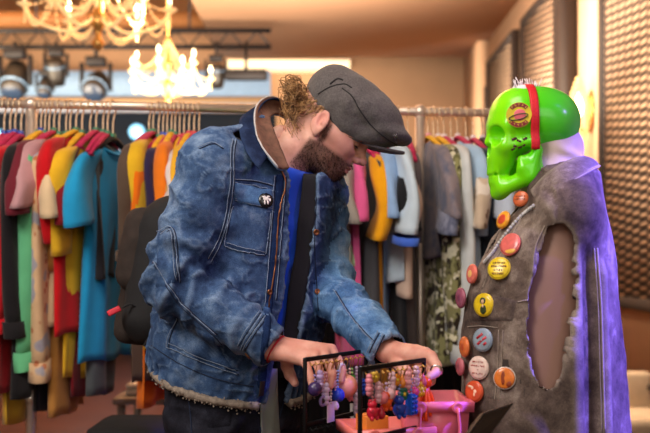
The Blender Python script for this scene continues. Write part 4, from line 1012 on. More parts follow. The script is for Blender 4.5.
# (px of hook, colour, kind, hex2, hex3, length, sleeve, half width, yaw deg, name, category, label, hanger, clip, cuff)
G1 = 'garments on the left rack'; G2 = 'garments on the right rack'
LEFT = [
 (4, '#b93742', 'plain', 0, 0, .62, .22, .21, 4, 't_shirt', 't-shirt', 'coral red t-shirt at the far left end of the left rack', 'magenta', 'blue', 0),
 (10, '#c79a2a', 'plain', 0, 0, .98, .0, .175, 2, 'dress', 'dress', 'long mustard dress between the coral t-shirt and the beige shirt', 'magenta', 'blue', 0),
 (15, '#c3ac93', 'plain', 0, 0, .66, .0, .175, 2, 'shirt', 'shirt', 'beige shirt squeezed between coral and red garments at far left', 'magenta', 'blue', 0),
 (21, '#c41220', 'plain', 0, 0, .86, .56, .22, 0, 'sweatshirt', 'sweatshirt', 'bright red sweatshirt left of the black one', 'magenta', 'blue', 1),
 (36.5, '#1c1a1d', 'plain', 0, 0, .88, .58, .24, -2, 'sweatshirt', 'sweatshirt', 'black long sleeved sweatshirt next to the left rack post', 'yellow', 'green', 1),
 (41, '#6a1f2c', 'plain', 0, 0, .60, .23, .22, 0, 't_shirt', 't-shirt', 'maroon t-shirt between the black sweatshirt and the dusty pink t-shirt', 'yellow', 'blue', 0),
 (45, '#63b583', 'plain', 0, 0, .76, .69, .215, 0, 'sweatshirt', 'sweatshirt', 'mint green sweatshirt with ribbed cuff hanging low', 'magenta', 'green', 1),
 (49, '#17181f', 'plain', 0, 0, .93, .0, .175, 0, 'dress', 'dress', 'black dress whose hem shows under the mint sweatshirt', 'magenta', 'green', 0),
 (54, '#b98c90', 'plain', 0, 0, .58, .21, .22, -4, 't_shirt', 't-shirt', 'dusty pink t-shirt with sleeve over the maroon one', 'magenta', 'green', 0),
 (59, '#d2ad86', 'print', '#b36f4a', '#8a93a8', .80, .72, .21, 0, 'hoodie', 'hoodie', 'beige hoodie with printed blotches on the hanging sleeve', 'yellow', 'green', 1),
 (66, '#d8bd97', 'plain', 0, 0, .64, .22, .20, 0, 'shirt', 'shirt', 'cream shirt left of the bright red t-shirt', 'yellow', 'green', 0),
 (70, '#b07a3c', 'plain', 0, 0, .96, .40, .175, 0, 'coat', 'coat', 'long tan coat hanging lowest in the left rack', 'magenta', 'green', 0),
 (76, '#c3121b', 'plain', 0, 0, .70, .33, .24, -7, 't_shirt', 't-shirt', 'bright red t-shirt with wide sleeve beside the yellow one', 'yellow', 'green', 0),
 (82, '#7a1520', 'plain', 0, 0, .90, .25, .175, 0, 'dress', 'dress', 'dark red dress between the tan coat and the yellow t-shirt', 'yellow', 'green', 0),
 (90, '#e2b026', 'plain', 0, 0, .82, .34, .24, -9, 't_shirt', 't-shirt', 'big yellow t-shirt beside the teal one', 'magenta', 'green', 0),
 (96, '#8a7a1f', 'plain', 0, 0, .86, .0, .175, -2, 'shirt', 'shirt', 'olive yellow long shirt behind the big yellow t-shirt', 'magenta', 'green', 0),
 (103, '#1d1a1f', 'plain', 0, 0, .5, .0, .175, -2, 't_shirt', 't-shirt', 'black t-shirt squeezed between the yellow and teal ones', 'magenta', 'green', 0),
 (107.5, '#4b5053', 'plain', 0, 0, .90, .0, .15, -4, 'shirt', 'shirt', 'slate grey long shirt whose hem shows below the teal t-shirt', 'magenta', 'green', 0),
 (113, '#1f92c6', 'plain', 0, 0, .76, .24, .215, -15, 't_shirt', 't-shirt', 'teal blue t-shirt turned to show its front beside the gap', 'black', 'green', 0),
 (149, '#57463a', 'plain', 0, 0, .86, .34, .22, -8, 'jacket', 'jacket', 'brown jacket hanging first after the gap in the left rack', 'magenta', 'green', 1),
 (153, '#dcae24', 'plain', 0, 0, .76, .33, .22, -4, 't_shirt', 't-shirt', 'golden yellow t-shirt beside the orange one above the backpack', 'magenta', 'green', 0),
 (158.5, '#e8710f', 'plain', 0, 0, .92, .40, .215, -4, 'sweatshirt', 'sweatshirt', 'orange sweatshirt reaching down below the backpack', 'magenta', 'green', 0),
 (163, '#2c2344', 'plain', 0, 0, .72, .34, .20, 0, 'shirt', 'shirt', 'dark purple shirt between two orange garments', 'yellow', 'blue', 0),
 (167, '#c98f2e', 'plain', 0, 0, .7, .0, .175, 0, 'shirt', 'shirt', 'ochre shirt right of the dark purple one', 'magenta', 'blue', 0),
 (171.5, '#e5781a', 'plain', 0, 0, .82, .4, .21, 0, 'sweatshirt', 'sweatshirt', 'second orange sweatshirt, nearer to the denim jacket', 'yellow', 'green', 0),
 (175, '#6d5f57', 'plain', 0, 0, .86, .5, .175, 0, 'cardigan', 'cardigan', 'grey brown cardigan seen below the backpack', 'magenta', 'green', 0),
 (179.5, '#c9201d', 'plain', 0, 0, .9, .0, .175, 0, 'dress', 'dress', 'red dress showing under the backpack beside the jacket hem', 'yellow', 'red', 0),
 (184, '#cfc6c6', 'plain', 0, 0, .7, .2, .21, 0, 't_shirt', 't-shirt', 'white t-shirt peeking over the denim jacket shoulder', 'magenta', 'red', 0),
 (189, '#dba52b', 'plain', 0, 0, .7, .2, .2, 0, 't_shirt', 't-shirt', 'yellow t-shirt close behind the denim jacket shoulder', 'yellow', 'red', 0),
 (194, '#8d1c38', 'plain', 0, 0, .7, .0, .175, 0, 't_shirt', 't-shirt', 'crimson t-shirt behind the denim jacket shoulder', 'magenta', 'red', 0),
 (199, '#3a3036', 'plain', 0, 0, .8, .0, .175, 0, 'shirt', 'shirt', 'charcoal shirt behind the denim jacket shoulder', 'magenta', 'red', 0),
]
RIGHT = [
 (327, '#2fae2b', 'plain', 0, 0, .62, .20, .20, 4, 't_shirt', 't-shirt', 'neon green t-shirt showing beside the chin of the man', 'magenta', 'white', 0),
 (333, '#b9cbdb', 'plain', 0, 0, .66, .22, .20, 2, 't_shirt', 't-shirt', 'pale blue t-shirt right of the neon green one', 'magenta', 'white', 0),
 (341, '#968e86', 'plain', 0, 0, .5, .24, 0.225, 6, 't_shirt', 't-shirt', 'warm grey t-shirt above the pink dress', 'magenta', 'white', 0),
 (346, '#d2578c', 'plain', 0, 0, .78, .22, 0.225, 8, 'dress', 'dress', 'pink dress hanging below the grey t-shirt', 'magenta', 'pink', 0),
 (352, '#a9cf9d', 'plain', 0, 0, .44, .22, 0.175, 3, 't_shirt', 't-shirt', 'pale mint t-shirt left of the charcoal dress', 'magenta', 'white', 0),
 (360, '#47464a', 'plain', 0, 0, .90, .0, .245, 13, 'dress', 'dress', 'long charcoal dress in the middle of the right rack', 'magenta', 'white', 0),
 (369, '#e39d12', 'plain', 0, 0, .9, .28, 0.205, 6, 'dress', 'dress', 'mustard yellow dress right of the charcoal one', 'magenta', 'white', 0),
 (376, '#b5741f', 'plain', 0, 0, .6, .0, .175, 2, 'shirt', 'shirt', 'ochre brown shirt between mustard dress and pale blue t-shirt', 'magenta', 'white', 0),
 (381, '#8fb0da', 'plain', 0, 0, .93, .22, .20, 2, 'dress', 'dress', 'light blue long dress under the white blue-trimmed t-shirt', 'magenta', 'white', 0),
 (386, '#bfd0dd', 'plain', 0, 0, .52, 0.29, 0.235, 11, 't_shirt', 't-shirt', 'off white t-shirt with blue hem on the sleeve', 'magenta', 'white', '#3f63c2'),
 (393, '#17181d', 'plain', 0, 0, .94, .27, .205, 4, 'dress', 'dress', 'black dress left of the right rack post', 'magenta', 'white', 0),
 (398, '#d5b9a6', 'plain', 0, 0, .55, .26, .20, 4, 'shirt', 'shirt', 'peach cream shirt just left of the right rack post', 'magenta', 'white', 0),
 (408, '#5c5457', 'plain', 0, 0, .96, .3, .175, 3, 'coat', 'coat', 'dark grey long coat behind the right rack post', 'magenta', 'white', 0),
 (428, '#8c7f82', 'marble', '#5a5f74', 0, 0.44, .24, .21, 10, 't_shirt', 't-shirt', 'grey marbled t-shirt on the yellow hanger', 'yellow', 'pink', 0),
 (433.5, '#4e536b', 'marble', '#8d90a4', 0, .40, .26, .205, 8, 't_shirt', 't-shirt', 'blue grey washed t-shirt beside the camouflage jacket', 'magenta', 'pink', 0),
 (438, '#6d6b45', 'camo', '#33291f', '#8d8a5c', .82, .66, 0.22, 9, 'jacket', 'jacket', 'green and brown camouflage jacket with long sleeves', 'yellow', 'white', 1),
 (444, '#cfd3d2', 'plain', 0, 0, .72, .70, 0.235, 11, 'shirt', 'shirt', 'white long sleeved shirt right of the camouflage jacket', 'magenta', 'white', 1),
 (451, '#3f5560', 'plain', 0, 0, .80, .0, 0.185, 2, 'dress', 'dress', 'slate blue dress behind the white long sleeved shirt', 'magenta', 'white', 0),
 (457.5, '#a8c4dd', 'plain', 0, 0, .84, .3, 0.22, 9, 'dress', 'dress', 'light blue dress right of the slate blue one', 'magenta', 'white', 0),
 (466, '#c9b49c', 'print', '#7d5f49', '#e8ddd0', .34, .25, .20, 2, 'blouse', 'blouse', 'cream patterned short blouse next to the skull mask', 'magenta', 'white', 0),
 (473, '#23303d', 'plain', 0, 0, .8, .3, 0.21, 6, 'dress', 'dress', 'dark navy dress behind the chin of the skull mask', 'magenta', 'white', 0),
 (482, '#1f2128', 'plain', 0, 0, .74, .0, .175, 2, 'shirt', 'shirt', 'black shirt hidden partly by the skull mask', 'black', 'white', 0),
 (492, '#b9c4d4', 'plain', 0, 0, .7, .24, .21, 2, 't_shirt', 't-shirt', 'pale blue grey t-shirt between skull mask and denim vest', 'magenta', 'white', 0),
]
for grp, rows in ((G1, LEFT), (G2, RIGHT)):
    for k, (px, c, kind, c2, c3, L, sl, w_, yw, nm_, cat, lab, hc, cc, cuff) in enumerate(rows):
        hs = RNG.uniform(.9, 1.16); pt = rail_pt(px); yaw_ = math.radians(yw + RNG.uniform(-2, 2))
        hg = hanger(pt, yaw_, hc, cc, f"{hc} hanger of the {lab}", 'hangers on the left rack' if grp is G1 else 'hangers on the right rack')
        hg.scale = (1, 1, hs); pt = pt - np.array([0, 0, .112 * (hs - 1) * 1.3]); hg.location.z = RZ - .004
        make_garment(nm_, cat, lab, pt, yaw_, fabric(c, kind, c2 or None, c3 or None), L, sl, w_, seed=k + (50 if grp is G2 else 0), group=grp, cuff=(cuff if isinstance(cuff, str) else bool(cuff)) or None, hood=(nm_ == 'hoodie'), th=.026 if L < .9 else .022)
# ================================================================== STALL TABLE, EARRING RACKS, BASKETS
TZ = .80
CLOTH = fabric('#141216')
tb = empty('stall_table', 'stall table under a black cloth in front of the man', 'table', (.1025, 1.62, 0))
m = MB(); m.box((.1025, 1.62, TZ - .012), (.365, .68, .024), bev=.004); m.build('tabletop', CLOTH, tb)
G = []
xs = [(-.08 + .365 * i / 40, 1.28) for i in range(41)] + [(.285, 1.28 + .68 * i / 20) for i in range(1, 21)] + [(.285 - .365 * i / 40, 1.96) for i in range(1, 41)] + [(-.08, 1.96 - .68 * i / 20) for i in range(1, 20)]
for j in range(8): G.append([(x + .005 * (j / 7) * math.sin(k * .9) * (1 if 0 < y < 3 else 1), y + .010 * (j / 7) * math.sin(k * .8), TZ - .001 - (TZ - .05) * j / 7) for k, (x, y) in enumerate(xs)])
m = MB(); m.grid(np.array(G), closed_u=True); m.build('cloth_skirt', CLOTH, tb)
for sx in (-.02, .23):
    for sy in (1.33, 1.9): m = MB(); m.tube([(sx, sy, 0), (sx, sy, TZ - .03)], .014, 8); m.build('leg', solid('table_leg', '#3a3a3d', .4, .8), tb)
WIRE = solid('black_wire', '#141316', .45, .6); GOLD = solid('gold_wire', '#b88a4a', .3, 1)
ZT = 1.006
def disp(label, a, b, n_hooks):
    """freestanding flat frame with hook bars"""
    A = np.array([PX(a[0], a[1]), a[1], 0]); Bq = np.array([PX(b[0], b[1]), b[1], 0]); mid = (A + Bq) / 2
    r = empty('earring_display', label, 'display rack', (mid[0], mid[1], TZ)); d = (Bq - A); L = np.linalg.norm(d); d /= L; R = np.stack([d, [-d[1], d[0], 0], [0, 0, 1.]], 1)
    for p in (A, Bq): m = MB(); m.box((p[0], p[1], (ZT + TZ) / 2), (.007, .007, ZT - TZ), R, .0015); m.build('post', WIRE, r)
    for z in (ZT - .004, .872):
        m = MB(); m.box((mid[0], mid[1], z), (L, .007, .009), R, .0015); bar = m.build('hook_bar', WIRE, r)
        for k in range(n_hooks):
            p = A + d * L * (k + .7) / (n_hooks + .4); p = np.array([p[0], p[1], z - .006]); o_ = -R[:, 1]
            m = MB(); m.tube(spline([p + o_ * .002, p + o_ * .010 + [0, 0, -.006], p + o_ * .016 + [0, 0, -.001]], 6), .0013, 5); m.build('hook', WIRE if z < .9 else GOLD, bar)
    m = MB(); m.box((mid[0], mid[1], TZ + .004), (L, .05, .008), R, .002); m.build('base', WIRE, r)
    return A, Bq, R
D1 = disp('left black earring frame held by the right hand, half behind the other', (305, 1.79), (366, 1.97), 12)
D2 = disp('right black earring frame held by the left hand, nearest the camera', (360, 1.637), (424, 1.79), 12)
EM = lambda c, r=.25, tr=0: solid('bead', c, r, var=.1)
def on_bar(Dd, px):
    A, Bq, R = Dd
    for t in np.linspace(0, 1, 400):
        p = A + (Bq - A) * t
        if PX(px, p[1]) <= p[0]: break
    return np.array([p[0], p[1], ZT - .016]) - R[:, 1] * .012, R
def earring(Dd, px, py, kind, col, col2, label, size=.012):
    size *= 1.28
    p, R = on_bar(Dd, px); zc = PZ(py, p[1]); r = empty('earring', label, 'earring', tuple(p), group='earrings hanging on the two black frames'); top = p + [0, 0, -.002]; cen = np.array([p[0], p[1], zc])
    m = MB(); m.tube(spline([top + [0, 0, .004], top + [.004, 0, .001], top + [.002, 0, -.008], top + [0, 0, -.014]], 10), .0009, 5); m.build('ear_wire', GOLD, r)
    z0 = top[2] - .014; z1 = zc + size * .9
    if z0 > z1: 
        n = max(1, int((z0 - z1) / .0062)); m = MB()
        for k in range(n): m.ball([p[0] + .0006 * math.sin(k * 2), p[1], z0 - (z0 - z1) * (k + .5) / n], .0030 if kind != 'beads' else .0042, 8)
        m.build('bead_string', EM(col2), r)
    m = MB(); s = size
    if kind == 'ball': m.ball(cen, s, 16)
    elif kind == 'beads':
        for k in range(5): m.ball(cen + [0, 0, s * (.9 - k * .45)], s * (.36 + .08 * (k % 2)), 10)
    elif kind == 'brick':
        m.box(cen, (s * 1.1, s * .8, s * 2.2), R, s * .06)
        for a in (-.28, .28):
            for b_ in (-.75, -.25, .25, .75): m.lathe([(s * .18, 0), (s * .18, s * .16), (.0001, s * .16)], cen + R @ np.array([a * s, -s * .4, b_ * s]), 10, rot_to(-R[:, 1]))
    elif kind == 'bear':
        m.ball(cen + [0, 0, -.15 * s], (s * .62, s * .5, s * .75), 12); m.ball(cen + [0, -.05 * s, .72 * s], (s * .5, s * .45, s * .45), 12)
        for q in (-1, 1):
            m.ball(cen + R @ np.array([q * .38 * s, 0, 1.1 * s]), s * .18, 8); m.ball(cen + R @ np.array([q * .55 * s, -.3 * s, .12 * s]), (s * .2, s * .3, s * .2), 8); m.ball(cen + R @ np.array([q * .42 * s, -.3 * s, -.75 * s]), (s * .24, s * .34, s * .26), 8)
    elif kind == 'flower':
        for k in range(6): m.ball(cen + R @ np.array([.55 * s * math.cos(k * PI / 3), 0, .55 * s * math.sin(k * PI / 3)]), (s * .4, s * .22, s * .4), 8)
    elif kind == 'ring': m.tube([cen + R @ np.array([.75 * s * math.cos(a), 0, .75 * s * math.sin(a)]) for a in np.linspace(0, 2 * PI, 24)[:-1]], s * .26, 8, closed=True)
    elif kind == 'tassel':
        m.ball(cen + [0, 0, s * .9], s * .35, 10)
        for k in range(16):
            a = k * 2.4; q = .4 * s * math.sqrt(k / 16); m.tube(spline([cen + [0, 0, s * .7], cen + [q * math.cos(a), q * math.sin(a), 0], cen + [q * 1.5 * math.cos(a), q * 1.5 * math.sin(a), -s * (1.1 + .2 * math.sin(k))]], 7), s * .1, 5)
    elif kind == 'drop': m.lathe([(.0001, s), (s * .2, s * .6), (s * .5, -s * .1), (s * .55, -s * .5), (s * .35, -s * .9), (.0001, -s)], cen, 14)
    elif kind == 'card': m.box(cen, (s * 1.5, .0012, s * 2.4), R, .0005)
    m.build('charm', EM(col), r)
    if kind == 'ring': m = MB(); m.ball(cen, s * .4, 10); m.build('pupil', EM('#15131a'), r)
    if kind == 'flower': m = MB(); m.ball(cen - R[:, 1] * s * .15, s * .3, 8); m.build('flower_centre', EM('#e9c93c'), r)
for a in [(D1, 310, 389, 'ball', '#3b2a5a', '#8f7db8', 'dark violet ball earring at the left end of the left frame', .0115), (D1, 315, 381, 'beads', '#b9a3d8', '#d3b0c4', 'pale lilac beaded earring second from the left post', .014),
          (D1, 321, 394, 'beads', '#cdbfe0', '#c98d9c', 'long lavender bead earring left of the blue ball', .015), (D1, 327, 380, 'drop', '#d9a7b9', '#e6c7d0', 'rose glass drop earring above the blue ball', .013), (D1, 333, 395, 'ball', '#2147c4', '#9fb2ea', 'royal blue ball earring on the left frame', .0115),
          (D1, 337, 369, 'ring', '#e6dede', '#b4a3ac', 'white ring earring with a black centre', .0105), (D1, 341, 386, 'ball', '#e39a86', '#e9c2ae', 'large peach pink ball earring', .0195), (D1, 347, 380, 'flower', '#4fae3a', '#9ccf7a', 'small green flower earring above the blue brick', .010),
          (D1, 352, 404, 'beads', '#d8c6e2', '#c7aed2', 'long pale lilac drop earring at the right of the left frame', .016), (D1, 356, 387, 'brick', '#1d56d0', '#9db4e0', 'bright blue toy brick earring on the left frame', .0125), (D1, 326, 412, 'card', '#d6cbc0', '#d6cbc0', 'pale cardboard backed earring hanging low on the left frame', .0135),
          (D2, 364, 385, 'beads', '#d77d8b', '#e2a5ad', 'pink bead earring at the left post of the right frame', .013), (D2, 367, 411, 'bear', '#c81f3a', '#d98d97', 'crimson bear earring hanging lowest on the right frame', .0135), (D2, 373, 392, 'beads', '#e0b2c2', '#c9a4d0', 'rosy pearl string earring between the crimson and orange bears', .013),
          (D2, 376, 412, 'drop', '#b81c34', '#d9a2ac', 'dark red drop earring beside the crimson bear', .011), (D2, 381, 402, 'bear', '#e2541b', '#d2b5dd', 'orange red bear earring left of the blue bears', .013), (D2, 387, 383, 'beads', '#dcb3c0', '#e3c3c9', 'long blush bead earring in the middle of the right frame', .014),
          (D2, 391, 380, 'flower', '#e58d1a', '#e8c777', 'orange flower earring high on the right frame', .0105), (D2, 394, 408, 'bear', '#1b3fae', '#8d9cdd', 'dark blue bear earring hanging low on the right frame', .0155), (D2, 398, 394, 'flower', '#1d6b58', '#8dbdb0', 'dark green flower earring above the blue bears', .0115),
          (D2, 403, 378, 'beads', '#e8a0a8', '#eebfc4', 'rosy bead string earring near the right hand side', .014), (D2, 406, 404, 'brick', '#1659cf', '#93a9e2', 'blue toy brick earring on the right frame', .0145), (D2, 411, 376, 'beads', '#dbb2c6', '#e6bccb', 'pale pink bead earring above the yellow charm', .013),
          (D2, 415, 389, 'flower', '#e2a515', '#ebd48a', 'golden yellow flower earring near the right post', .014), (D2, 421, 398, 'tassel', '#ef4f13', '#f2976a', 'large orange tassel earring at the right post', .027), (D2, 418, 380, 'drop', '#d45a66', '#dcaab4', 'coral glass drop earring beside the right post', .011),
          (D1, 331, 404, 'drop', '#e3d3da', '#d4b7c4', 'clear pale glass drop earring under the royal blue ball', .010), (D1, 345, 396, 'bear', '#d9808c', '#e6bcc0', 'small rose bear earring under the large peach pink ball', .009), (D1, 318, 401, 'ring', '#8d7fc0', '#b7abdb', 'violet ring earring low on the left frame', .009),
          (D2, 370, 377, 'flower', '#c9a23a', '#d9bd72', 'brass flower earring high near the left post of the right frame', .009), (D2, 384, 394, 'ball', '#e8b9c4', '#ecd0d6', 'pale pink ball earring between the bears', .009), (D2, 397, 381, 'drop', '#e38a3a', '#ecb98a', 'amber glass drop earring above the dark green flower', .0105),
          (D2, 409, 392, 'ball', '#d9437a', '#e2a2bd', 'hot pink ball earring right of the blue brick', .008), (D2, 377, 398, 'ball', '#e77b86', '#efb6bc', 'coral pink ball earring above the dark red drop', .009)]: earring(*a)

def basket(label, c, d, col, rotz, taper=.86):
    r = empty('plastic_basket', label, 'basket', c, rotz, None); M = solid('basket_plastic', col, .35, var=.06); w, l, h = d
    def ring(s, z, o=0): return [np.array([sx * (w / 2 * s + o), sy * (l / 2 * s + o), z]) for sx, sy in ((-1, -1), (1, -1), (1, 1), (-1, 1))]
    m = MB(); m.grid(np.array([ring(taper, 0), ring(1, h)]), closed_u=True); m.add(ring(taper, .001), [(0, 1, 2, 3)]); m.build('body', M, r, local=True, solid=.004)
    m = MB(); m.grid(np.array([ring(1, h, .001), ring(1, h, .008), ring(1, h - .018, .007), ring(1, h - .018, .001)]), closed_u=True); m.build('rim', M, r, local=True, solid=.003)
    for s in (-1, 1):
        m = MB(); m.lathe([(.0001, 0), (.012, 0), (.012, .006), (.008, .008), (.005, .006), (.0001, .006)], (s * w * .3, -l / 2 - .006, h - .009), 16, rot_to((0, -1, 0))); m.build('hinge', M, r, local=True)
    m = MB(); m.tube(spline([(-w * .3, -l / 2 - .012, h - .01), (-w * .3, -l / 2 - .016, h * .45), (0, -l / 2 - .02, h * .3), (w * .3, -l / 2 - .016, h * .45), (w * .3, -l / 2 - .012, h - .01)], 24), .005, 8, sq=.6); m.build('handle', M, r, local=True)
    return r
basket('large pink plastic basket behind the right earring frame beside the denim vest', (PX(432, 1.84), 1.84, TZ), (.122, .15, .122), '#e0697f', .05)
basket('salmon pink plastic basket in front of the large pink one', (PX(385, 1.80), 1.80, TZ), (.15, .12, .074), '#e2736c', .25)
basket('low red plastic tray basket at the foot of the left earring frame', (PX(338, 1.66), 1.66, TZ), (.13, .09, .06), '#c9485a', .1)
def carton(name, label, c, d, col, rotz):
    r = empty(name, label, 'box', c, rotz); m = MB(); m.box((0, 0, d[2] / 2), d, bev=.002); m.build('body', solid('card', col, .6), r, local=True)
    m = MB(); m.box((0, d[1] * .05, d[2] + .001), (d[0] * .98, d[1] * .55, .002)); m.build('flap', solid('card', col, .6), r, local=True)
carton('carton', 'orange cardboard box standing in the salmon pink basket', (PX(372, 1.80), 1.80, TZ + .004), (.05, .05, .088), '#dd7f2c', .4)
carton('carton', 'yellow box at the front of the pink basket near the black tablet', (PX(450, 1.62), 1.62, TZ), (.06, .06, .08), '#e0b93a', .5)
t = empty('price_card', 'white price card standing between the two earring frames', 'card', (PX(356, 2.0), 1.94, TZ))
q = np.array([PX(356, 1.94), 1.94, 0]); m = MB(); m.box(q + [0, 0, .872], (.026, .0015, .04), bev=.0004); m.build('card', solid('white_card', '#e6e2df', .6), t)
m = MB(); m.box(q + [0, .004, TZ + .003], (.03, .02, .006)); m.tube([q + [0, .004, TZ], q + [0, .004, .87]], .0015, 6); m.build('stand', WIRE, t)
# dark tablet tilted on its stand in the foreground
t = empty('tablet', 'black tablet leaning on a stand at the bottom edge before the denim vest', 'tablet', (*P(470, 470, 1.5)[:2], TZ))
c4 = [P(484, 413, 1.50), P(514, 403, 1.56), P(478, 452, 1.47), P(448, 462, 1.41)]; nrm = np.cross(c4[1] - c4[0], c4[3] - c4[0]); nrm /= np.linalg.norm(nrm)
def slab(m, cs, th): m.add([*cs, *[c_ + nrm * th for c_ in cs]], [(0, 1, 2, 3), (7, 6, 5, 4), (0, 4, 5, 1), (1, 5, 6, 2), (2, 6, 7, 3), (3, 7, 4, 0)])
m = MB(); slab(m, c4, .009); m.build('case', solid('tablet_case', '#15151a', .45), t, smooth=False)
cc = sum(c4) / 4; m = MB(); slab(m, [cc + (c_ - cc) * .9 - nrm * .0008 for c_ in c4], .0006); m.build('screen', solid('tablet_glass', '#0b0b10', .08), t, smooth=False)
foot = np.array([cc[0] - .03, cc[1] + .05, TZ + .003]); m = MB(); m.tube([cc + nrm * .01, foot], .006, 8); m.lathe([(.05, -.003), (.05, .003), (.0001, .003)], foot, 20); m.build('stand', WIRE, t)
# ================================================================== THE ROOM
def struct(name, m, mat_, **kw): return tag(m.build(name, mat_, None, **kw), kind='structure')
def bx(x0, x1, y0, y1, z0, z1, bev=0): return MB().box(((x0 + x1) / 2, (y0 + y1) / 2, (z0 + z1) / 2), (x1 - x0, y1 - y0, z1 - z0), bev=bev)
PLASTER = solid('warm_plaster', '#c9a382', .9, var=.05, nscale=2, bump=.1); CREAM = solid('cream_plaster', '#d8b694', .85, var=.05, nscale=2)
WX, BY, CZ = 2.0, 13.0, 4.75
t = NT('wood_floor'); co_ = t.coord((1, 1, 1)); w_ = t.n('ShaderNodeTexBrick'); w_.inputs['Scale'].default_value = 1.0; w_.inputs['Color1'].default_value = srgb('#54301c'); w_.inputs['Color2'].default_value = srgb('#653a22'); w_.inputs['Mortar'].default_value = srgb('#3a1f12')
w_.inputs['Mortar Size'].default_value = .006; w_.inputs['Brick Width'].default_value = 1.6; w_.inputs['Row Height'].default_value = .14; t.l(co_, w_.inputs['Vector'])
t.l(t.mix(.35, w_.outputs['Color'], t.ramp(t.noise(6, 5, t.coord((1, 9, 1))), [(.3, srgb('#3c2113')), (.7, srgb('#704226'))])), t.b.inputs['Base Color']); t.set(Roughness=.38)
struct('floor', bx(-7, WX + .1, -2.5, BY + .1, -.1, 0), t.m)
struct('ceiling', bx(-7, WX + .1, -2.5, BY + .1, CZ, CZ + .1), solid('ceiling_paint', '#dcb48c', .9, var=.03))
struct('wall_right', bx(WX, WX + .1, -2.5, BY + .1, 0, CZ), PLASTER)
struct('wall_back', bx(-7, WX + .1, BY, BY + .1, 0, CZ), PLASTER)
struct('wall_left', bx(-7.1, -7, -2.5, BY + .1, 0, CZ), PLASTER)
struct('trim_1', bx(-1.38, WX - .002, 1.0, 11.9, 3.88, CZ - .002), solid('soffit_paint', '#c79a78', .9, var=.04, nscale=1))            # lowered ceiling
struct('trim_2', bx(-7, -1.4, 10.6, 11.0, 3.98, 4.12), solid('orange_beam', '#8a5a30', .7))
struct('trim_3', bx(-1.37, .35, 12.6, 12.99, 3.90, 4.0), solid('cove_light', '#ffe2b8', .6, emis=1.0))                                          # lit cove
struct('trim_4', bx(1.96, WX - .001, 6.40, 6.92, 0, 3.87), CREAM)                                                                            # pilaster
struct('trim_5', bx(1.9, WX - .001, -2, 6.4, .37, .45, .01), solid('dado_rail', '#4a3222', .5)); struct('trim_6', bx(1.86, WX - .001, 11.0, 11.7, 0, 3.87), PLASTER)
struct('trim_7', bx(1.9, WX - .001, -2, 6.4, 0, .37), solid('dark_dado', '#5b3a25', .6))
struct('trim_8', bx(1.93, WX - .001, 10.9, 11.0, 2.6, 3.3), solid('wall_slot', '#4a3a30', .7)); struct('baseboard_back', bx(-7, WX - .002, BY - .03, BY - .001, 0, .15), solid('skirting', '#3a2619', .6))
def weave():
    t = NT('woven_panel'); tc = t.n('ShaderNodeTexCoord'); sp = t.n('ShaderNodeSeparateXYZ'); t.l(tc.outputs['Object'], sp.inputs[0]); y, z = sp.outputs[1], sp.outputs[2]
    ky, kz = 2 * PI / .27, 2 * PI / .056
    a = t.math('SINE', t.math('MULTIPLY', y, ky)); b = t.math('SINE', t.math('MULTIPLY', t.math('ADD', z, t.math('MULTIPLY', y, .07)), kz))
    f = t.math('ADD', t.math('MULTIPLY', t.math('MULTIPLY', a, b), .5), .5)
    t.l(t.ramp(f, [(.2, srgb('#130f0e')), (.4, srgb('#49392f')), (.6, srgb('#80695a')), (.8, srgb('#dcc0a2'))]), t.b.inputs['Base Color']); t.set(Roughness=.6); t.bump(f, .6, .02); return t.m
WEAVE = weave(); FRAME = solid('panel_frame', '#241a17', .6)
def wall_panel(label, y0, y1, z0, z1):
    r = empty('wall_panel', label, 'wall panel', (WX, (y0 + y1) / 2, z0), group=None)
    m = bx(WX - .05, WX - .002, y0, y1, z0, z1); m.build('woven_surface', WEAVE, r)
    for (a, b, c, d) in ((y0 - .07, y0, z0 - .07, z1 + .07), (y1, y1 + .07, z0 - .07, z1 + .07)): bx(WX - .075, WX - .001, a, b, c, d).build('frame_edge', FRAME, r)
    for z in (z0 - .07, z1): bx(WX - .075, WX - .001, y0, y1, z, z + .07).build('frame_edge', FRAME, r)
wall_panel('nearest woven lattice wall panel at the right edge', 3.0, 6.3, .96, 3.8)
wall_panel('middle woven lattice wall panel behind the skull mask and wall lamp', 7.45, 8.85, .96, 3.5)
wall_panel('farthest woven lattice wall panel left of the dark gap', 9.35, 10.75, .96, 3.5)
bx(1.86, 1.99, 7.12, 7.36, .0, 3.86).build('dark_pillar', FRAME); tag(bpy.data.objects['dark_pillar'], kind='structure'); bpy.data.objects['dark_pillar'].name = 'trim_9'
# --- stage end of the room
struct('trim_10', bx(-6.9, -.7, 12.6, 12.9, 0, 3.25), solid('stage_navy', '#101f30', .8, var=.2, nscale=1))
scr = empty('projection_screen', 'pale blue projection screen on the stage behind the left rack', 'screen', (-2.7, 12.5, 1.9))
bx(-3.0, -2.1, 12.5, 12.56, 1.85, 2.75).build('screen_surface', solid('screen_blue', '#a9c6ea', .6, emis=.75), scr); bx(-3.04, -2.06, 12.54, 12.59, 1.81, 2.79).build('frame', FRAME, scr)
gl = empty('lighting_screen', 'pale grey blue backdrop strip under the roof truss', 'backdrop', (-3.6, 12.4, 3.4))
bx(-6.5, -.75, 12.42, 12.48, 3.46, 3.80).build('panel', solid('backdrop_blue', '#86a4c4', .7, emis=.28), gl); bx(-6.5, -.75, 12.40, 12.47, 3.36, 3.43).build('rail', solid('backdrop_rail', '#b09372', .6), gl); bx(-6.5, -.75, 12.42, 12.48, 3.24, 3.36).build('lower_panel', solid('backdrop_grey', '#a2a9b8', .7, emis=.2), gl)
tr = empty('lighting_truss', 'black lighting truss under the ceiling over the stage', 'truss', (-3.8, 10.0, 3.6)); TRM = solid('truss_black', '#19171a', .5, .6)
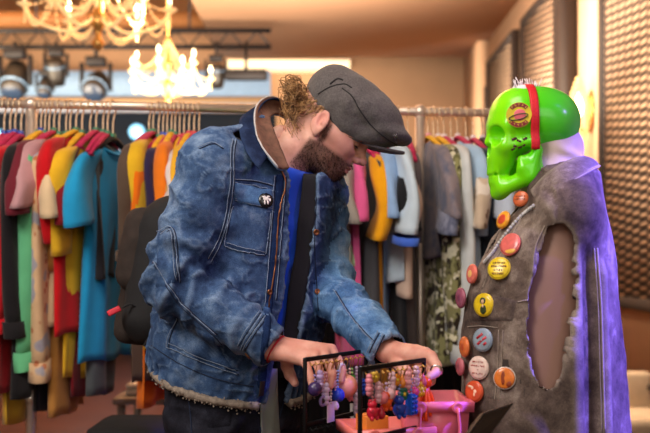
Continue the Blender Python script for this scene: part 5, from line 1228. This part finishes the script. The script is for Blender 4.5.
for z in (3.56, 3.74):
    m = MB(); m.tube([(-6.5, 10, z), (-.6, 10, z)], .028, 8); m.build('chord', TRM, tr)
m = MB(); xs = np.linspace(-6.5, -.6, 40)
m.tube([(x, 10, 3.56 if k % 2 else 3.74) for k, x in enumerate(xs)], .014, 6); m.build('lacing', TRM, tr)
for x in (-5.5, -3.2, -1.5): m = MB(); m.tube([(x, 10, 3.74), (x, 10, CZ)], .015, 6); m.build('suspension_rod', TRM, tr)
LENS = solid('lamp_lens', '#1f2c40', .3, emis=.1)
def stage_light(label, px, py, s, tilt, lens=True):
    Y = 9.8; p = P(px, py, Y); r = empty('stage_light', label, 'stage light', tuple(p)); Rr = np.array(Matrix.Rotation(tilt, 3, 'X'))
    m = MB(); m.box(p + [0, 0, s * .95], (s * .75, s * .5, s * .35), bev=s * .06); m.build('base', TRM, r)
    m = MB(); m.tube([p + [0, 0, s * 1.1], [p[0], p[1], 3.57]], s * .08, 8); m.build('clamp', TRM, r)
    for q in (-1, 1): m = MB(); m.box(p + [q * s * .55, 0, s * .35], (s * .12, s * .3, s * 1.1), bev=s * .03); m.build('yoke_arm', TRM, r)
    m = MB(); m.lathe([(.0001, -.7 * s), (s * .35, -.65 * s), (s * .47, -.2 * s), (s * .47, .4 * s), (s * .4, .62 * s), (.0001, .64 * s)], p, 18, Rr); m.build('housing', solid('lamp_body', '#15110f', .45), r)
    m = MB(); m.tube([p + Rr @ np.array([s * .48 * math.cos(a), s * .48 * math.sin(a), s * .3]) for a in np.linspace(0, 2 * PI, 24)[:-1]], s * .05, 6, closed=True); m.build('trim_ring', solid('lamp_ring', '#5d7896', .4, .5), r)
    if lens: m = MB(); m.lathe([(.0001, .66 * s), (s * .36, .65 * s), (s * .38, .62 * s)], p, 18, Rr); m.build('lens', LENS, r)
stage_light('large moving head stage light at the far left', 15, 80, .30, 2.6); stage_light('stage light second from the left, above the small one', 56, 72, .22, .5, False)
stage_light('small stage light hanging lowest under the second one', 45, 88, .17, 2.6); stage_light('upright moving head stage light right of the small one', 96, 86, .28, 2.2)
stage_light('dark stage light beside the small chandelier', 216, 76, .20, .3, False)
fx = empty('lamp_bar', 'dark horizontal lamp bar left of the flat cap', 'lamp bar', tuple(P(246, 75, 9.8))); p = P(246, 75, 9.8); m = MB(); m.box(p, (.46, .12, .11), bev=.02); m.build('housing', TRM, fx); m = MB(); m.tube([p, [p[0], p[1], 3.57]], .02, 6); m.build('hanger_rod', TRM, fx)
for px, py, lab in ((137, 132, 'round blue stage uplight seen in the gap of the left rack'), (1, 138, 'round blue stage uplight at the far left edge')):
    p = P(px, py, 11.5); r = empty('uplight', lab, 'stage light', tuple(p)); m = MB(); m.lathe([(.0001, -.1), (.1, -.08), (.12, .02), (.0001, .02)], p, 16, rot_to((0, -1, 0))); m.build('housing', TRM, r)
    m = MB(); m.lathe([(.105, .021), (.07, .035), (.0001, .04)], p, 16, rot_to((0, -1, 0))); m.build('lens', solid('uplight_blue', '#7cc3f0', .3, emis=1.0), r)
    m = MB(); m.tube([p, [p[0], 12.58, p[2]]], .02, 6); m.build('bracket', TRM, r)
# --- chandeliers
CRY = solid('lit_crystal', '#ffcf8e', .12, .15, emis=.6); GILT = solid('gilt_arm', '#c99552', .25, .9, emis=.12); BULB = solid('candle_bulb', '#ffe2b0', .3, emis=9); SLEEVE = solid('candle_sleeve', '#f3ddb4', .5, emis=.6)  # glow added to crystal, gilt and sleeves, standing in for bulb light on them
def chandelier(label, c, R, n, ztop, seed, hs=1.0):
    rs = np.random.RandomState(seed); c = np.array(c, float); r = empty('chandelier', label, 'chandelier', tuple(c))
    m = MB(); m.lathe([(.0001, -.62 * R), (.05 * R, -.58 * R), (.1 * R, -.5 * R), (.04 * R, -.42 * R), (.06 * R, -.3 * R), (.16 * R, -.18 * R), (.06 * R, -.05 * R), (.05 * R, .2 * R), (.12 * R, .3 * R), (.05 * R, .45 * R), (.04 * R, .8 * R), (.09 * R, .9 * R), (.0001, .98 * R)], c, 16); m.build('stem', GILT, r)
    m = MB(); m.tube([c + [0, 0, .9 * R], [c[0], c[1], ztop]], .012, 6); m.build('chain', GILT, r)
    for k in range(n):
        a = 2 * PI * (k + .3) / n; e = np.array([math.cos(a), math.sin(a), 0]); inner = k % 2 == 1 and n > 8; rr = R * (.72 if inner else 1); zz = .28 * R if inner else 0
        pts = spline([c + e * .06 * R + [0, 0, zz - .12 * R], c + e * .4 * rr + [0, 0, zz - .34 * R], c + e * .85 * rr + [0, 0, zz - .22 * R], c + e * rr + [0, 0, zz]], 18)
        m = MB(); m.tube(pts, .018 * R + .003, 6); arm = m.build('arm', CRY, r); p = pts[-1]
        m = MB(); m.lathe([(.0001, -.04 * R), (.05 * R, -.02 * R), (.11 * R, .02 * R), (.09 * R, .03 * R), (.03 * R, .0), (.0001, .0)], p, 12); m.build('drip_pan', CRY, arm)
        m = MB(); m.tube([p, p + [0, 0, .17 * R]], .026 * R, 8); m.build('candle', SLEEVE, arm)
        m = MB(); m.lathe([(.0001, 0), (.03 * R, .03 * R), (.04 * R, .07 * R), (.02 * R, .13 * R), (.0001, .17 * R)], p + [0, 0, .17 * R], 10); m.build('bulb', BULB, arm)
        m = MB()                                     # swag of beads to the next arm, a drop, and a strand up to the crown
        a2 = 2 * PI * (k + 1.3) / n; e2 = np.array([math.cos(a2), math.sin(a2), 0]); q = c + e2 * R * (.72 if (k + 1) % 2 and n > 8 else 1)
        for t_ in np.linspace(0, 1, 13): m.ball(p * (1 - t_) + q * t_ + np.array([0, 0, -.3 * R * 4 * t_ * (1 - t_) - .02 * R]), .024 * R, 5)
        m.tube([p * (1 - t_) + q * t_ + np.array([0, 0, -.3 * R * 4 * t_ * (1 - t_) - .02 * R]) for t_ in np.linspace(0, 1, 25)], .006 * R, 4); m.build('bead_swag', CRY, r); m = MB()
        for t_ in np.linspace(0, 1, 14): m.ball(p * (1 - t_) + (c + e * .06 * R + [0, 0, .86 * R]) * t_ + np.array([0, 0, -.22 * R * 4 * t_ * (1 - t_)]), .018 * R, 5)
        m.tube([p * (1 - t_) + (c + e * .06 * R + [0, 0, .86 * R]) * t_ + np.array([0, 0, -.22 * R * 4 * t_ * (1 - t_)]) for t_ in np.linspace(0, 1, 25)], .005 * R, 4); m.build('bead_strand', CRY, r); m = MB()
        for t_ in range(4): m.ball(p + [0, 0, -.06 * R - .055 * R * t_], (.018 * R, .018 * R, .028 * R), 5)
        m.tube([p, p + [0, 0, -.24 * R]], .005 * R, 4); m.build('crystal_drop', CRY, arm)
chandelier('large crystal chandelier cut off by the top edge', P(98, 8, 6.0), .47, 12, 4.74, 1)
chandelier('smaller crystal chandelier with candle bulbs just above the left rack', P(168, 78, 8.2), .385, 10, 4.74, 2)
# --- wall lamp on the pilaster
p = P(583, 112, 6.65); p[0] = 1.9; s = empty('wall_lamp', 'glowing crystal wall lamp on the cream pilaster behind the skull mask', 'wall lamp', (1.95, 6.65, p[2] - .2))
m = MB(); m.lathe([(.0001, 0), (.07, 0), (.08, .012), (.05, .03), (.0001, .035)], (1.958, 6.62, p[2]), 20, rot_to((-1, 0, 0)) @ np.diag([1, 2.0, 1])); m.build('backplate', GILT, s)
m = MB(); m.tube(spline([(1.95, 6.62, p[2] - .05), (1.91, 6.62, p[2] - .16), (1.86, 6.62, p[2] - .08), (1.86, 6.62, p[2])], 16), .012, 8); m.build('arm', GILT, s)
for k in range(11):
    a = 2 * PI * k / 11; m = MB()
    for t_ in np.linspace(0, 1, 16): rad = .075 * math.sin(PI * (.15 + .8 * t_)); m.ball((1.86 + rad * math.cos(a), 6.62 + rad * math.sin(a), p[2] - .26 + .5 * t_), .0125, 5)
    m.build('bead_strand', CRY, s)
m = MB(); m.lathe([(.0001, 0), (.028, .03), (.034, .09), (.015, .16), (.0001, .19)], (1.86, 6.62, p[2] - .05), 10); m.build('bulb', BULB, s)
# --- things low on the floor
cs = empty('flight_case', 'black padded case on the floor in front of the left rack', 'case', (-.5, 2.68, 0)); CB = solid('case_black', '#0c0b0d', .85, bump=.2)
m = MB(); m.box((-.50, 2.70, .35), (.38, .26, .60), bev=.03); m.build('body', CB, cs); m = MB(); m.box((-.50, 2.70, .68), (.39, .27, .08), bev=.035); m.build('lid', CB, cs)
for sx in (-.64, -.36):
    for sy in (2.61, 2.79): m = MB(); m.lathe([(.02, 0), (.02, .05), (.0001, .055)], (sx, sy, 0), 10); m.build('foot', solid('rubber', '#1b1b1d', .7), cs)
st = empty('side_table', 'low grey table behind the left rack with folded cloth on it', 'table', (-.86, 4.3, 0)); GT = solid('table_grey', '#7d7168', .6)
m = MB(); m.box((-.76, 4.3, .56), (.40, .45, .03), bev=.006); m.build('tabletop', GT, st)
for sx in (-.93, -.59):
    for sy in (4.12, 4.48): m = MB(); m.tube([(sx, sy, 0), (sx, sy, .55)], .02, 8); m.build('leg', GT, st)
fc = empty('folded_cloth', 'white folded cloth on the low grey table', 'cloth', (-.84, 4.2, .575)); m = MB()
m.box((-.82, 4.22, .59), (.2, .14, .028), bev=.012); m.box((-.83, 4.22, .616), (.18, .13, .024), bev=.011); m.build('folds', fabric('#d9cfc4'), fc)
carton('carton', 'yellow box on the low grey table beside the folded cloth', (-.66, 4.25, .575), (.12, .12, .075), '#e3b02e', .3)
# cream chair in the far right corner
ch = empty('armchair', 'cream upholstered chair below the dado at the bottom right', 'chair', (1.78, 5.0, 0)); CU = fabric('#cdb79c'); DW = solid('chair_wood', '#2d1f18', .5)
m = MB(); m.box((1.66, 5.0, .30), (.46, .5, .12), bev=.04); m.build('seat', CU, ch)
m = MB(); m.box((1.66, 5.2, .42), (.46, .09, .28), R=np.array(Matrix.Rotation(-.18, 3, 'X')), bev=.04); m.build('backrest', CU, ch)
for sx in (1.44, 1.86):
    m = MB(); m.tube(spline([(sx, 4.8, .3), (sx, 4.82, .45), (sx, 5.18, .47)], 12), .02, 8); m.build('armrest', DW, ch)
    for sy in (4.8, 5.2): m = MB(); m.tube([(sx, sy, 0), (sx, sy, .3)], .02, 8); m.build('leg', DW, ch)

bc = empty('black_curtain', 'low black curtain hanging behind the foot of the right rack', 'curtain', (.3, 4.3, 0)); G = []
for j in range(10): G.append([(-.35 + 1.3 * k / 90, 4.3 + .03 * math.sin(k * .8) * (.5 + .5 * (1 - j / 9)) + .01 * math.sin(k * 2.1), .03 + .92 * j / 9) for k in range(91)])
m = MB(); m.grid(G); m.build('drape', fabric('#121013'), bc, solid=.004); m = MB(); m.tube([(-.36, 4.3, .955), (.96, 4.3, .955)], .014, 8); m.build('rod', TRM, bc)
for x in (-.36, .96): m = MB(); m.tube([(x, 4.3, .02), (x, 4.3, .96)], .014, 8); m.lathe([(.09, 0), (.09, .012), (.0001, .02)], (x, 4.3, 0), 16); m.build('post', TRM, bc)
# ================================================================== CAMERA AND LIGHT
cam = bpy.data.cameras.new('camera'); cam.lens = 50; cam.sensor_width = 36; cam.shift_y = 43.5 / 650; cam.clip_end = 60
co = bpy.data.objects.new('camera', cam); COL.objects.link(co); co.location = (0, 0, CAMZ); co.rotation_euler = (PI / 2, 0, 0)
cam.dof.use_dof = True; cam.dof.focus_distance = 2.0; cam.dof.aperture_fstop = 3.4
bpy.context.scene.camera = co
def area(name, loc, target, size, power, color, sy=None, spread=None):
    L = bpy.data.lights.new(name, 'AREA'); L.energy = power; L.color = color; L.shape = 'RECTANGLE'; L.size = size; L.size_y = sy or size
    if spread: L.spread = spread
    o = bpy.data.objects.new(name, L); COL.objects.link(o); o.location = loc
    o.rotation_euler = (Vector(target) - Vector(loc)).to_track_quat('-Z', 'Y').to_euler(); return o
def spot(name, loc, target, power, color, ang, blend=.4, r=.06):
    L = bpy.data.lights.new(name, 'SPOT'); L.energy = power; L.color = color; L.spot_size = math.radians(ang); L.spot_blend = blend; L.shadow_soft_size = r
    o = bpy.data.objects.new(name, L); COL.objects.link(o); o.location = loc; o.rotation_euler = (Vector(target) - Vector(loc)).to_track_quat('-Z', 'Y').to_euler(); return o
area('key_soft', (-1.7, .2, 2.9), (-.1, 2.4, 1.2), 1.0, 46, (1, .95, .9))  # broad area light giving the overall key from upper left
area('fill', (.6, -1.2, 2.4), (.2, 2.2, 1.1), 1.6, 14, (1, .93, .88))
spot('stage_blue_vest', (1.85, 1.2, 2.4), (.74, 1.97, 1.12), 1450, (.16, .12, 1.0), 26)
spot('blue_yoke_fill', (1.3, .9, 2.7), (.58, 1.80, 1.26), 130, (.2, .15, 1.0), 15, 1.0)  # extra spot added to carry the blue further over the yoke
spot('stage_blue_man', (1.6, 1.0, 2.2), (.02, 2.1, 1.27), 26, (.45, .25, 1.0), 24, .8)
area('rack_wash', (-.4, 1.2, 3.4), (-.5, 3.3, 1.0), 1.2, 30, (1, .88, .75))
area('hall_wash', (-.5, 7.0, 2.2), (0, 8.5, 4.5), 3.0, 620, (1, .82, .63))  # added unseen upward light that brightens the soffit
area('hall_left', (-4.2, 8.0, 2.6), (-4.0, 10, 5), 2.5, 420, (1, .79, .55))  # added unseen upward light that brightens the left ceiling
area('wall_wash', (.7, 6.0, 3.7), (2.0, 6.8, 2.0), 1.5, 95, (1, .8, .6))
w = bpy.data.worlds.new('room_air'); w.use_nodes = True; w.node_tree.nodes['Background'].inputs[0].default_value = (1, .8, .62, 1); w.node_tree.nodes['Background'].inputs[1].default_value = .3
bpy.context.scene.world = w
sc = bpy.context.scene; sc.view_settings.view_transform = 'Standard'; sc.view_settings.look = 'None'; sc.view_settings.exposure = .3
area('wall_wash_low', (.8, 5.2, 2.4), (2.0, 5.4, .5), .8, 40, (1, .78, .55))  # added unseen light that lifts the lower right wall
